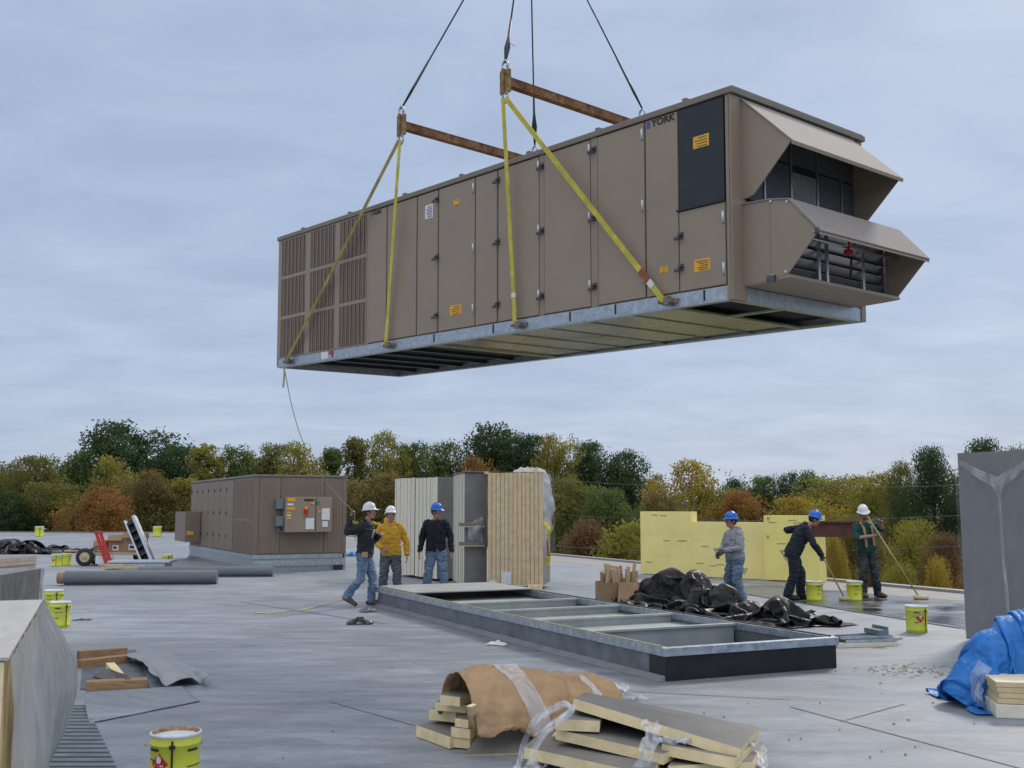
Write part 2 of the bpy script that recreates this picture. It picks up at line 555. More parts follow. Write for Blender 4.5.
def roof_material():
    m = bpy.data.materials.new('roof_membrane')
    m.use_nodes = True
    t = m.node_tree
    b = t.nodes['Principled BSDF']
    nn, lk = t.nodes.new, t.links.new
    tcn = nn('ShaderNodeTexCoord')
    mp1 = nn('ShaderNodeMapping')
    mp1.inputs['Rotation'].default_value = (0, 0, R(8))
    mp1.inputs['Scale'].default_value = (0.55, 1.7, 1)
    lk(tcn.outputs['Object'], mp1.inputs[0])
    a = nn('ShaderNodeTexNoise')
    a.inputs['Scale'].default_value = 1.7
    a.inputs['Detail'].default_value = 9
    a.inputs['Roughness'].default_value = 0.68
    a.inputs['Distortion'].default_value = 0.6
    lk(mp1.outputs[0], a.inputs['Vector'])
    c = nn('ShaderNodeTexNoise')
    c.inputs['Scale'].default_value = 0.22
    c.inputs['Detail'].default_value = 5
    lk(tcn.outputs['Object'], c.inputs['Vector'])
    d = nn('ShaderNodeTexNoise')
    d.inputs['Scale'].default_value = 17
    d.inputs['Detail'].default_value = 8
    d.inputs['Roughness'].default_value = 0.75
    lk(mp1.outputs[0], d.inputs['Vector'])
    ad = nn('ShaderNodeMath'); ad.operation = 'MULTIPLY_ADD'
    lk(a.outputs[0], ad.inputs[0]); ad.inputs[1].default_value = 0.42
    m2 = nn('ShaderNodeMath'); m2.operation = 'MULTIPLY'
    lk(c.outputs[0], m2.inputs[0]); m2.inputs[1].default_value = 0.28
    lk(m2.outputs[0], ad.inputs[2])
    ad2 = nn('ShaderNodeMath'); ad2.operation = 'MULTIPLY_ADD'
    lk(d.outputs[0], ad2.inputs[0]); ad2.inputs[1].default_value = 0.30
    lk(ad.outputs[0], ad2.inputs[2])
    r = nn('ShaderNodeValToRGB')
    e = r.color_ramp.elements
    e[0].position, e[0].color = 0.40, (0.125, 0.140, 0.160, 1)
    e[1].position, e[1].color = 0.62, (0.335, 0.368, 0.412, 1)
    q = e.new(0.5); q.color = (0.212, 0.236, 0.268, 1)
    lk(ad2.outputs[0], r.inputs[0])
    # dusty brownish wear in a few places
    g = nn('ShaderNodeTexNoise')
    g.inputs['Scale'].default_value = 0.35
    g.inputs['Detail'].default_value = 6
    mp2 = nn('ShaderNodeMapping'); mp2.inputs['Location'].default_value = (7.3, 2.2, 0)
    lk(tcn.outputs['Object'], mp2.inputs[0]); lk(mp2.outputs[0], g.inputs['Vector'])
    gr = nn('ShaderNodeMapRange')
    gr.inputs['From Min'].default_value = 0.55; gr.inputs['From Max'].default_value = 0.72
    gr.inputs['To Max'].default_value = 0.45
    lk(g.outputs[0], gr.inputs[0])
    mx = nn('ShaderNodeMixRGB'); mx.inputs[2].default_value = (0.27, 0.25, 0.235, 1)
    lk(gr.outputs[0], mx.inputs[0]); lk(r.outputs[0], mx.inputs[1])
    # pale scuffs and footmarks
    sc = nn('ShaderNodeTexNoise'); sc.inputs['Scale'].default_value = 2.6; sc.inputs['Detail'].default_value = 7; sc.inputs['Roughness'].default_value = 0.7
    mp3 = nn('ShaderNodeMapping'); mp3.inputs['Rotation'].default_value = (0, 0, R(-14)); mp3.inputs['Scale'].default_value = (0.45, 1.3, 1)
    lk(tcn.outputs['Object'], mp3.inputs[0]); lk(mp3.outputs[0], sc.inputs['Vector'])
    sr = nn('ShaderNodeMapRange'); sr.inputs['From Min'].default_value = 0.60; sr.inputs['From Max'].default_value = 0.74; sr.inputs['To Max'].default_value = 0.55
    lk(sc.outputs[0], sr.inputs[0])
    mx2 = nn('ShaderNodeMixRGB'); mx2.inputs[2].default_value = (0.46, 0.48, 0.50, 1)
    lk(sr.outputs[0], mx2.inputs[0]); lk(mx.outputs[0], mx2.inputs[1])
    # darker blotches where water has stood
    dk = nn('ShaderNodeMapRange'); dk.inputs['From Min'].default_value = 0.28; dk.inputs['From Max'].default_value = 0.42
    dk.inputs['To Min'].default_value = 0.5; dk.inputs['To Max'].default_value = 0.0
    lk(sc.outputs[0], dk.inputs[0])
    mx3 = nn('ShaderNodeMixRGB'); mx3.inputs[2].default_value = (0.125, 0.138, 0.155, 1)
    lk(dk.outputs[0], mx3.inputs[0]); lk(mx2.outputs[0], mx3.inputs[1])
    lk(mx3.outputs[0], b.inputs['Base Color'])
    rr = nn('ShaderNodeMapRange')
    rr.inputs['From Min'].default_value = 0.35; rr.inputs['From Max'].default_value = 0.65
    rr.inputs['To Min'].default_value = 0.44; rr.inputs['To Max'].default_value = 0.66
    lk(ad2.outputs[0], rr.inputs[0]); lk(rr.outputs[0], b.inputs['Roughness'])
    bp = nn('ShaderNodeBump'); bp.inputs['Strength'].default_value = 0.35; bp.inputs['Distance'].default_value = 0.03
    lk(ad2.outputs[0], bp.inputs['Height']); lk(bp.outputs[0], b.inputs['Normal'])
    return m


M_roof = roof_material()
M_wall = mat('block_wall', (0.32, 0.30, 0.27), 0.85, var=0.1)


def edge_pt(s):
    """roof edge on the right hand side, s metres further away"""
    return Vector((2.73, 37.6, 0)) + Vector((-0.397, 0.918, 0)) * s


poly = [edge_pt(-44), edge_pt(41.0), Vector((-62, 80, 0)), Vector((-62, -16, 0)), Vector((20, -16, 0))]
poly = [Vector((p.x, p.y, 0)) for p in poly]
mb = MB()
mb.add(poly, [(0, 1, 2, 3, 4)], 0)
low = [p + Vector((0, 0, GZ - 0.02)) for p in poly]
for i in range(5):
    j = (i + 1) % 5
    mb.add([poly[i] - Vector((0, 0, 0.001)), low[i], low[j], poly[j] - Vector((0, 0, 0.001))], [(0, 1, 2, 3)], 1)
kind(mb.obj('roof', [M_roof, M_wall]), 'structure')

# roof edge: low metal gravel stop that runs along the sides
mb = MB()
pe = [edge_pt(-44), edge_pt(41.0), Vector((-62, 80, 0))]
for a, b in zip(pe, pe[1:]):
    d = (b - a).normalized()
    n = Vector((-d.y, d.x, 0))
    mb.hexa([a + n * 0.02 + Vector((0, 0, 0.06)), b + n * 0.02 + Vector((0, 0, 0.06)),
             b - n * 0.12 + Vector((0, 0, 0.07)), a - n * 0.12 + Vector((0, 0, 0.07))], 0.2, 0, 0, (0, 0, -0.3))
M_edgeflash = mat('edge_flashing', (0.30, 0.29, 0.275), 0.6, 0.2, var=0.12, scale=2)
kind(mb.obj('roof_edge', M_edgeflash), 'structure')

# lighter dusty cover strip beside the edge, the freshly rolled dark strip and the lap seams
M_strip = mat('dusty_strip', (0.275, 0.26, 0.245), 0.75, var=0.13, scale=2.5, stretch=(1, 1, 1), bump=0.1)
mb = MB()
mb.add([edge_pt(-30) + Vector((-0.15, -.07, 0.004)), edge_pt(41) + Vector((-0.15, -.07, 0.004)),
        edge_pt(41) + Vector((-1.9, -.82, 0.004)), edge_pt(-30) + Vector((-1.9, -.82, 0.004))], [(0, 1, 2, 3)])
kind(mb.obj('edge_strip', M_strip), 'structure')


def wet_material():
    m = bpy.data.materials.new('fresh_adhesive')
    m.use_nodes = True
    t = m.node_tree
    b = t.nodes['Principled BSDF']
    tcn = t.nodes.new('ShaderNodeTexCoord')
    ns = t.nodes.new('ShaderNodeTexNoise')
    ns.inputs['Scale'].default_value = 1.1
    ns.inputs['Detail'].default_value = 6
    t.links.new(tcn.outputs['Object'], ns.inputs['Vector'])
    r = t.nodes.new('ShaderNodeValToRGB')
    r.color_ramp.elements[0].position, r.color_ramp.elements[0].color = 0.42, (0.032, 0.038, 0.045, 1)
    r.color_ramp.elements[1].position, r.color_ramp.elements[1].color = 0.62, (0.10, 0.112, 0.125, 1)
    t.links.new(ns.outputs[0], r.inputs[0])
    t.links.new(r.outputs[0], b.inputs['Base Color'])
    mr = t.nodes.new('ShaderNodeMapRange')
    mr.inputs['From Min'].default_value, mr.inputs['From Max'].default_value = 0.4, 0.62
    mr.inputs['To Min'].default_value, mr.inputs['To Max'].default_value = 0.12, 0.42
    t.links.new(ns.outputs[0], mr.inputs[0])
    t.links.new(mr.outputs[0], b.inputs['Roughness'])
    return m


M_wet = wet_material()
M_strip2 = mat('new_membrane', (0.070, 0.083, 0.098), 0.36, var=0.13, scale=2, rvar=0.08)
# dry new strip (laid lengthwise), wet part at its near end
sA, sB = gp(600, 572), gp(957, 628)
dS = (sB - sA).normalized()
nS = Vector((-dS.y, dS.x, 0))
if nS.x < 0:
    nS = -nS
mb = MB()
far = gp(572, 566)
mb.add([p + Vector((0, 0, .0065)) for p in (gp(690, 586), gp(1030, 640), gp(1040, 607), gp(770, 586))], [(0, 1, 2, 3)])
kind(mb.obj('new_membrane_strip', M_strip2), 'structure')
mb = MB()
random.seed(3)
pts = []
for i in range(25):
    pts.append(gp(792 + i * 9, 601 + i * 1.38 + .5 * math.sin(i * 1.7)) + Vector((0, 0, .0105)))
for i in range(24, -1, -1):
    pts.append(gp(800 + i * 9, 593.5 + i * .62 + .5 * math.sin(i * .9 + 1)) + Vector((0, 0, .0105)))
n_ = len(pts) // 2
mb.add(pts, [(i, i + 1, 2 * n_ - 2 - i, 2 * n_ - 1 - i) for i in range(n_ - 1)])
kind(mb.obj('fresh_adhesive_patch', M_wet), 'structure')

# lap seams: thin overlapping strips of membrane
M_seam = mat('membrane_seam', (0.14, 0.148, 0.16), 0.5, var=0.2, scale=3)
M_seamd = mat('seam_sealant', (0.085, 0.09, 0.097), 0.45, var=0.3, scale=6)
mb = MB()
def seam(a, b, wid, mi, z):
    d = (b - a).normalized()
    n = Vector((-d.y, d.x, 0)) * wid / 2
    k = max(2, int((b - a).length / 0.4))
    vs = []
    for i in range(k + 1):
        p = a.lerp(b, i / k)
        j = 1 + 0.35 * fbm((p.x * 1.7, p.y * 1.7, mi), 3)
        off = n * 0.6 * fbm((p.x * .8 + 9, p.y * .8, 2), 2)
        vs += [p + n * j + off + Vector((0, 0, z)), p - n * j + off + Vector((0, 0, z))]
    mb.add(vs, [(2 * i, 2 * i + 1, 2 * i + 3, 2 * i + 2) for i in range(k)], mi)
seam(gp(790, 707), gp(1100, 790), 0.022, 1, .004)
seam(gp(840, 722), gp(905, 704), 0.012, 1, .005)
seam(gp(600, 571), gp(960, 628.5), 0.04, 1, .0145)
seam(gp(240, 602), gp(385, 624), 0.04, 0, .004)
seam(gp(330, 702), gp(440, 733), 0.012, 0, .004)
seam(gp(560, 688), gp(790, 700), 0.02, 0, .008)
kind(mb.obj('membrane_seams', [M_seam, M_seamd]), 'structure')

# ---------------------------------------------------------------- trees
def leaf_material():
    m = bpy.data.materials.new('leaves')
    m.use_nodes = True
    t = m.node_tree
    b = t.nodes['Principled BSDF']
    b.inputs['Roughness'].default_value = 0.65
    b.inputs['Specular IOR Level'].default_value = 0.25
    oi = t.nodes.new('ShaderNodeObjectInfo')
    ge = t.nodes.new('ShaderNodeNewGeometry')
    tcn = t.nodes.new('ShaderNodeTexCoord')
    ns = t.nodes.new('ShaderNodeTexNoise')
    ns.inputs['Scale'].default_value = 0.5
    ns.inputs['Detail'].default_value = 3
    t.links.new(tcn.outputs['Object'], ns.inputs['Vector'])
    hs = t.nodes.new('ShaderNodeHueSaturation')
    mh = t.nodes.new('ShaderNodeMapRange')
    mh.inputs['From Min'].default_value, mh.inputs['From Max'].default_value = 0.3, 0.7
    mh.inputs['To Min'].default_value, mh.inputs['To Max'].default_value = 0.465, 0.535
    t.links.new(ns.outputs[0], mh.inputs[0])
    t.links.new(mh.outputs[0], hs.inputs['Hue'])
    mv = t.nodes.new('ShaderNodeMapRange')
    mv.inputs['To Min'].default_value, mv.inputs['To Max'].default_value = 0.82, 1.2
    t.links.new(ge.outputs['Random Per Island'], mv.inputs[0])
    t.links.new(mv.outputs[0], hs.inputs['Value'])
    t.links.new(oi.outputs['Color'], hs.inputs['Color'])
    t.links.new(hs.outputs[0], b.inputs['Base Color'])
    tr = t.nodes.new('ShaderNodeBsdfTranslucent')
    t.links.new(hs.outputs[0], tr.inputs[0])
    mx = t.nodes.new('ShaderNodeMixShader')
    mx.inputs[0].default_value = 0.5
    t.links.new(b.outputs[0], mx.inputs[1])
    t.links.new(tr.outputs[0], mx.inputs[2])
    t.links.new(mx.outputs[0], t.nodes['Material Output'].inputs[0])
    return m


M_leaf = leaf_material()
M_bark = mat('bark', (0.075, 0.06, 0.045), 0.9, var=0.3, scale=4, stretch=(3, 3, 0.6), bump=0.3)


def leaf_quad(vs, fs, p, s, rng):
    a = Vector((rng.gauss(0, 1), rng.gauss(0, 1), rng.gauss(0, 1))).normalized()
    b = a.orthogonal().normalized()
    b.rotate(Quaternion(a, rng.random() * 6.28))
    c = a.cross(b)
    o = len(vs)
    l, w_ = s * rng.uniform(.7, 1.3), s * rng.uniform(.45, .8)
    vs += [p - b * l * .5, p + c * w_ * .5, p + b * l * .5, p - c * w_ * .5]
    fs.append((o, o + 1, o + 2, o + 3))


def crown_mesh(name, seed, hgt, rad, nclump, per, leaf, low=0.12, shape='round', gap=0.0):
    """unit-free crown: base at z=0, top at hgt; leaf-sized faces in clumps spread through the volume"""
    rng = random.Random(seed)
    vs, fs = [], []
    lobes = []
    # big limbs carry lobes; clumps sit in the outer part of each lobe
    nl = {'round': 9, 'tall': 10, 'bush': 6, 'open': 11}[shape]
    for i in range(nl):
        t = (i + 0.5) / nl
        z = hgt * (low + (1 - low) * (0.15 + 0.75 * t))
        prof = {'round': math.sin(PI * min(1, 0.22 + 0.70 * t)) ** 0.7, 'tall': (1 - t * 0.72) * 0.85,
                'bush': math.sqrt(max(0.05, 1 - t * t * 0.9)), 'open': math.sin(PI * (0.15 + 0.75 * t)) ** 0.8}[shape]
        a = i * 2.4 + rng.uniform(-.5, .5)
        d = rad * prof * rng.uniform(0.35, 0.65)
        lr = rad * rng.uniform(0.36, 0.55) * (0.75 if shape in ('tall', 'open') else 1)
        lobes.append((Vector((d * math.cos(a), d * math.sin(a), z)), lr))
    lobes.append((Vector((0, 0, hgt * 0.62)), rad * 0.5))
    lobes.append((Vector((rng.uniform(-.1, .1) * rad, 0, hgt - rad * 0.32)), rad * 0.34))
    tot = sum(l[1] ** 2 for l in lobes)
    for c, lr in lobes:
        k = int(nclump * lr * lr / tot) + 1
        for q in range(k):
            n = Vector((rng.gauss(0, 1), rng.gauss(0, 1), rng.gauss(0, 1))).normalized()
            p = c + n * lr * rng.uniform(0.5, 0.98)
            p.z = min(p.z, hgt * .965)
            if p.z < hgt * low * 0.4:
                p.z = hgt * low * rng.uniform(0.4, 1)
            if rng.random() < gap:
                continue
            cr = .33 * rng.uniform(1.1, 2.3) * rad / 4.2
            for j in range(per):
                off = Vector((rng.gauss(0, 1), rng.gauss(0, 1), rng.gauss(0, 1))).normalized() * cr * rng.random() ** .45
                off.z *= .8
                leaf_quad(vs, fs, p + off, leaf, rng)
    me = bpy.data.meshes.new(name)
    me.from_pydata([tuple(v) for v in vs], [], fs)
    me.materials.append(M_leaf)
    me.update()
    return me, lobes


def trunk_mesh(name, seed, hgt, rad, lobes):
    rng = random.Random(seed)
    m = MB()
    n = 7
    pts = [Vector((rng.uniform(-.1, .1) * i / n, rng.uniform(-.1, .1) * i / n, hgt * 0.8 * i / n)) for i in range(n + 1)]
    r0 = 0.022 * hgt + 0.02
    m.tube(pts, [r0 * (1.25 if i == 0 else 1 - 0.8 * i / n) for i in range(n + 1)], n=7)
    for c, lr in lobes:
        s = pts[max(1, min(n - 1, int((c.z / (hgt * 0.8)) * n) - 2))]
        mid = s.lerp(c, 0.5) + Vector((0, 0, -0.04 * hgt))
        m.tube([s, mid, c, c + (c - mid).normalized() * lr * 0.6], [r0 * .4, r0 * .28, r0 * .13, r0 * .05], n=5)
    me = bpy.data.meshes.new(name)
    me.from_pydata([tuple(v) for v in m.v], [], m.f)
    me.polygons.foreach_set('use_smooth', m.sm)
    me.materials.append(M_bark)
    me.update()
    return me


# crown kinds are made at 10 m height and shared, scaled per tree
KINDS = {}
def crown_kind(k, i):
    if (k, i) in KINDS:
        return KINDS[(k, i)]
    sd_ = hash((len(k), i)) % 1000 + i * 17
    par = {'round': dict(rad=4.2, nclump=900, per=26, leaf=0.19, low=0.10, shape='round'),
           'tall': dict(rad=2.6, nclump=560, per=22, leaf=0.19, low=0.10, shape='tall', gap=.08),
           'open': dict(rad=3.9, nclump=560, per=20, leaf=0.19, low=0.12, shape='open', gap=.12),
           'bush': dict(rad=5.2, nclump=650, per=11, leaf=0.33, low=0.03, shape='bush'),
           'near': dict(rad=4.4, nclump=1700, per=22, leaf=0.14, low=0.08, shape='open', gap=.05),
           'nearbush': dict(rad=5.0, nclump=1500, per=20, leaf=0.17, low=0.02, shape='bush')}[k]
    cm, lb = crown_mesh('crown_' + k, 31 * len(KINDS) + 5 + i, 10.0, **par)
    tm = trunk_mesh('trunk_' + k, 7 * i + 3, 10.0, 1, lb)
    KINDS[(k, i)] = (cm, tm, par['rad'])
    return KINDS[(k, i)]


DG, MG, OL, YG = (0.060, 0.098, 0.036), (0.112, 0.155, 0.042), (0.180, 0.175, 0.046), (0.28, 0.255, 0.050)
YE, OR, RB, BO = (0.36, 0.27, 0.046), (0.29, 0.15, 0.046), (0.19, 0.115, 0.056), (0.205, 0.165, 0.054)
tree_n = [0]


def tree(px, top, Y, wpx, k, col, label, group='autumn trees beyond the roof', cat='tree', zb=GZ):
    i = tree_n[0] % 3
    tree_n[0] += 1
    cm, tm, rad = crown_kind(k, i if k != 'near' else i % 2)
    base = at(px, 500, Y)
    topz = at(px, top, Y).z
    H = topz - zb
    W = wpx / FPX * Y * 0.5 * (1.3 if 'near' in k else 1.68)
    bush = 'bush' in k
    o = thing('shrub' if bush else 'tree', label, cat, (base.x, base.y, zb), (0, 0, random.uniform(0, 6.28)), group)
    s = H / 10.0
    sx = W / rad
    c = bpy.data.objects.new('crown', cm)
    t = bpy.data.objects.new('stem' if bush else 'trunk', tm)
    for q in (t, c):
        C.objects.link(q)
        q.parent = o
        q.scale = (sx, sx, s)
    c.color = (*col, 1)
    return o


random.seed(21)
G = 'autumn trees beyond the roof'
TREES = [
 # px, top y, distance, width px, kind, colour, label
 (2, 462, 104, 60, 'round', OL, 'olive tree at the far left end of the tree line'),
 (36, 456, 100, 62, 'round', OL, 'broad olive tree with a rusty tint, second from the left end'),
 (82, 452, 106, 60, 'round', MG, 'mid green tree left of the tallest dark tree on the left'),
 (126, 421, 112, 92, 'round', DG, 'tallest dark green tree of the left half, with a lumpy top'),
 (176, 445, 110, 60, 'round', DG, 'dark green tree just right of the tallest dark tree on the left'),
 (115, 456, 92, 50, 'open', YG, 'yellow green tree in front of the tallest dark tree on the left'),
 (146, 470, 88, 56, 'round', BO, 'dull brownish olive tree below the left dark trees'),
 (58, 482, 86, 64, 'round', OL, 'low olive tree behind the yellow pail at the far left edge'),
 (12, 490, 84, 60, 'round', DG, 'low dark tree at the extreme left above the black tarpaulin'),
 (104, 486, 80, 62, 'round', OR, 'rusty orange tree behind the red stepladder and boxes'),
 (204, 442, 104, 44, 'tall', YG, 'yellow tinged tree above the left end of the installed brown unit'),
 (184, 476, 90, 40, 'tall', YG, 'small yellow green tree beside the left end of the installed brown unit'),
 (240, 446, 108, 60, 'round', MG, 'green rounded tree above the middle of the installed brown unit'),
 (272, 444, 106, 44, 'round', OL, 'olive tree above the control panel end of the installed brown unit'),
 (302, 442, 102, 50, 'open', YG, 'yellow olive tree right of centre above the installed brown unit'),
 (331, 445, 104, 38, 'tall', MG, 'narrow green tree above the right corner of the installed brown unit'),
 (356, 435, 98, 42, 'tall', OL, 'ragged olive tree rising behind the man with raised hand'),
 (382, 431, 100, 46, 'open', YG, 'yellow green ragged tree behind the yellow hooded man'),
 (374, 472, 78, 76, 'round', BO, 'brown olive tree filling the gap between unit and cream panel bundle'),
 (408, 443, 104, 48, 'round', MG, 'green tree above the left end of the cream panel bundles'),
 (440, 441, 108, 50, 'round', MG, 'mid green tree above the cream panel bundles'),
 (496, 424, 108, 80, 'round', DG, 'biggest dark green tree in the middle of the tree line'),
 (526, 434, 106, 48, 'round', DG, 'dark green tree on the right shoulder of the biggest middle tree'),
 (477, 456, 86, 34, 'round', OR, 'small bright orange tree showing above the panel bundles'),
 (558, 433, 102, 52, 'open', YG, 'tall yellow olive tree right of the biggest dark tree'),
 (588, 441, 104, 44, 'round', DG, 'dark olive tree between the yellow olive and the dark green trees'),
 (620, 450, 104, 58, 'round', DG, 'dark green tree above the left end of the yellow boards'),
 (574, 478, 76, 62, 'round', OL, 'low olive tree right of the film wrapped panel bundle'),
 (606, 488, 70, 56, 'round', MG, 'low green tree between panel bundle and yellow boards'),
 (586, 520, 62, 66, 'bush', RB, 'reddish brown shrub right of the panel bundle'),
 (622, 522, 60, 54, 'bush', YG, 'yellowish shrub at the left end of the yellow boards'),
 (655, 472, 96, 34, 'open', BO, 'thin brownish tree above the left yellow board'),
 (690, 459, 84, 66, 'open', YE, 'airy yellow orange tree above the yellow boards'),
 (664, 492, 74, 56, 'round', BO, 'brown tree directly behind the left yellow board'),
 (718, 488, 82, 50, 'round', YG, 'yellow green tree behind the notch of the yellow boards'),
 (738, 478, 100, 36, 'round', DG, 'small dark green tree above the man in the grey hoodie'),
 (742, 490, 78, 54, 'round', OR, 'rusty orange rounded tree behind the man in the grey hoodie'),
 (762, 476, 104, 36, 'round', MG, 'mid green tree behind the right yellow board, further left'),
 (787, 472, 104, 36, 'round', DG, 'dark green tree behind the right yellow board, further right'),
 (812, 470, 102, 36, 'round', MG, 'green tree above the man in navy overalls'),
 (838, 476, 92, 66, 'round', YG, 'wide yellow green tree between the two men with rollers'),
 (800, 496, 76, 66, 'round', YE, 'low yellow tree behind the man in navy overalls'),
 (874, 472, 84, 50, 'round', YG, 'yellow green tree above the man in the green shirt'),
 (905, 462, 64, 56, 'near', OL, 'olive tree right of the man in the green shirt'),
 (934, 446, 60, 78, 'near', DG, 'large dark green tree next to the wrapped grey bundle'),
 (988, 438, 62, 84, 'near', DG, 'dark tree rising behind the wrapped grey bundle'),
 (1030, 446, 62, 70, 'near', MG, 'green tree at the right border behind the wrapped grey bundle'),
 (858, 516, 56, 70, 'nearbush', OL, 'olive shrub behind the man in the green shirt'),
 (908, 520, 52, 62, 'nearbush', YG, 'yellow green shrub between the green shirted man and the grey bundle'),
 (800, 528, 54, 60, 'nearbush', OL, 'dull olive shrub under the rusty beam'),
 (938, 534, 46, 56, 'nearbush', RB, 'red brown shrub beside the wrapped grey bundle'),
 (932, 558, 40, 40, 'nearbush', YE, 'yellow leaved shrub at the roof edge by the grey bundle'),
 (895, 562, 40, 44, 'nearbush', YG, 'low yellow green shrub behind the long roller pole'),
 (972, 560, 42, 60, 'nearbush', OR, 'orange brown shrub partly behind the wrapped grey bundle'),
 (835, 562, 42, 50, 'nearbush', BO, 'brown shrub between the two roller men at the roof edge'),
]
for T in TREES:
    tree(*T)
tree(746 + 88, 534, 36, 26, 'nearbush', YE, 'bright yellow sapling just left of the green shirted man')

# woodland that fills in behind and below them: one mass
rng = random.Random(99)
vs, fs = [], []
def wood(x0, x1, y0, y1, n, zt, leaf):
    for i in range(n):
        px = rng.uniform(x0, x1)
        Y = rng.uniform(y0, y1)
        b = at(px, 500, Y)
        nz = 0.72 + 0.5 * fbm((b.x * 0.09, b.y * 0.09, 3.3), 3)
        z = GZ + (zt - GZ) * nz * rng.random() ** 0.7
        c = Vector((b.x, b.y, z))
        for j in range(6):
            leaf_quad(vs, fs, c + Vector((rng.gauss(0, .5), rng.gauss(0, .5), rng.gauss(0, .4))), leaf, rng)
wood(-260, 1300, 112, 128, 13000, 4.6, 0.32)
wood(-160, 700, 84, 100, 6500, 2.2, 0.27)
wood(560, 1150, 62, 80, 6500, 0.4, 0.22)
wood(540, 780, 56, 66, 3000, -0.8, 0.20)
wood(760, 1200, 42, 58, 5500, -1.2, 0.17)
me = bpy.data.meshes.new('woodland')
me.from_pydata([tuple(v) for v in vs], [], fs)
me.materials.append(M_leaf)
me.update()
o = bpy.data.objects.new('woodland', me)
C.objects.link(o)
o.color = (0.15, 0.15, 0.048, 1)
kind(o, 'stuff')

# ---------------------------------------------------------------- the rooftop unit that hangs from the crane
UL, UW, UH = 9.33, 2.48, 2.2
U_LOC = Vector((2.229, 10.674, 3.842))
U_ROT = Euler((R(-1.11), R(-1.33), R(131.09)), 'XYZ')
U_MAT = Matrix.Translation(U_LOC) @ U_ROT.to_matrix().to_4x4()
unit = thing('rooftop_unit', 'long brown air handling unit hanging in the air from yellow slings', 'rooftop unit', U_LOC, U_ROT)


def latch(parent, x, z, y=0.012):
    m = MB()
    m.box((x - .028, y, z - .035), (x + .028, y + .012, z + .035))
    m.tube([(x, y + .01, z), (x, y + .055, z)], .014, n=8)
    m.box((x - .012, y + .045, z - .055), (x + .055, y + .065, z - .018), bev=.006)
    return m.obj('handle', M_chrome, parent)


def hinge(parent, x, z, y=0.012):
    m = MB()
    m.box((x - .016, y, z - .06), (x + .016, y + .010, z + .06))
    m.tube([(x, y + .01, z - .06), (x, y + .01, z + .06)], .011, n=8)
    return m.obj('hinge', M_hinge, parent)


def sticker(parent, name, x0, x1, z0, z1, m, lines=0, y=0.0125, label=None):
    q = MB()
    q.box((x0, y, z0), (x1, y + .003, z1))
    if lines:
        rr = random.Random(int(x0 * 1000))
        hh = (z1 - z0)
        for i in range(lines):
            zz_ = z1 - hh * (0.18 + 0.7 * i / max(1, lines - 1))
            q.box((x0 + (x1 - x0) * .12, y + .003, zz_ - hh * .03), (x0 + (x1 - x0) * rr.uniform(.6, .9), y + .0042, zz_ + hh * .03), 1)
    o = q.obj(name, [m, M_ink], parent)
    if label:
        o['label'] = label
    return o


# body with recesses left where grilles, filters and dampers sit
m = MB()
m.box((0.02, -UW + .01, .15), (UL, -0.02, 2.13))
m.box((0.0, -0.02, .15), (0.055, 0.010, 2.13), bev=.004)            # corner post
m.box((-0.012, -0.23, .0), (0.02, 0.010, 2.13), bev=.004)
m.box((0.02, -0.02, .0), (0.06, 0.012, .15))
m.box((-0.012, -UW, .0), (0.02, -UW + .09, 2.13), bev=.004)
m.box((UL - .03, -0.02, .02), (UL, 0.010, 2.13), bev=.004)
m.box((6.60, -0.02, .15), (6.655, 0.008, 2.13))
m.box((2.795, -0.02, .15), (2.875, 0.006, 2.13))
m.box((1.885, -0.02, .15), (1.995, 0.006, 2.13))
m.obj('cabinet', M_brown, unit)
m = MB()
m.box((-.045, -UW - .03, 2.135), (UL + .03, .03, 2.2), bev=.008)
m.box((-.03, -UW, 2.2), (UL, 0, 2.215), bev=.004)
for x in (0.6, 1.9, 3.1, 4.45, 5.75, 7.2, 8.6):
    m.box((x - .03, -0.07, 2.2), (x + .03, .0, 2.245), bev=.006)
m.obj('roof', M_browncap, unit)

# base rail round the bottom with lugs
m = MB()
for (x0, y0, x1, y1) in ((0.06, -.05, UL - .03, .004), (0.0, -UW, UL, -UW + .05), (UL - .05, -UW + .05, UL, -.05), (0.0, -UW + .09, .045, -.23)):
    m.box((x0, y0, .012), (x1, y1, .148), bev=.004)
    m.box((x0, y0 if y0 < -1 else y0 - .05, .0), (x1, (y1 + .05) if y0 < -1 and x1 > 1 else y1, .012))
for x in (0.36, 1.62, 2.35, 3.75, 5.0, 7.6):
    m.box((x - .008, .004, .03), (x + .008, .011, .14), 1)
rr = random.Random(4)
for i in range(60):
    x = rr.uniform(.3, 9.1)
    z = rr.uniform(.04, .13)
    m.box((x - .008, .004, z - .008), (x + .008, .009, z + .008), 2)
m.obj('base_rail', [M_galv, M_dark, M_hinge], unit)
for x in (0.80, 3.2, 6.0, 8.87):
    m = MB()
    m.box((x - .10, .004, .05), (x + .13, .03, .10), bev=.005)
    m.box((x - .02, .03, .03), (x + .05, .09, .12), bev=.008)
    m.tube([(x - .05, .06, .075), (x + .13, .06, .075)], .022, n=10)
    m.obj('lifting_lug', mat('lug_steel', (.22, .185, .145), .6, .3, var=.3, scale=12), unit)

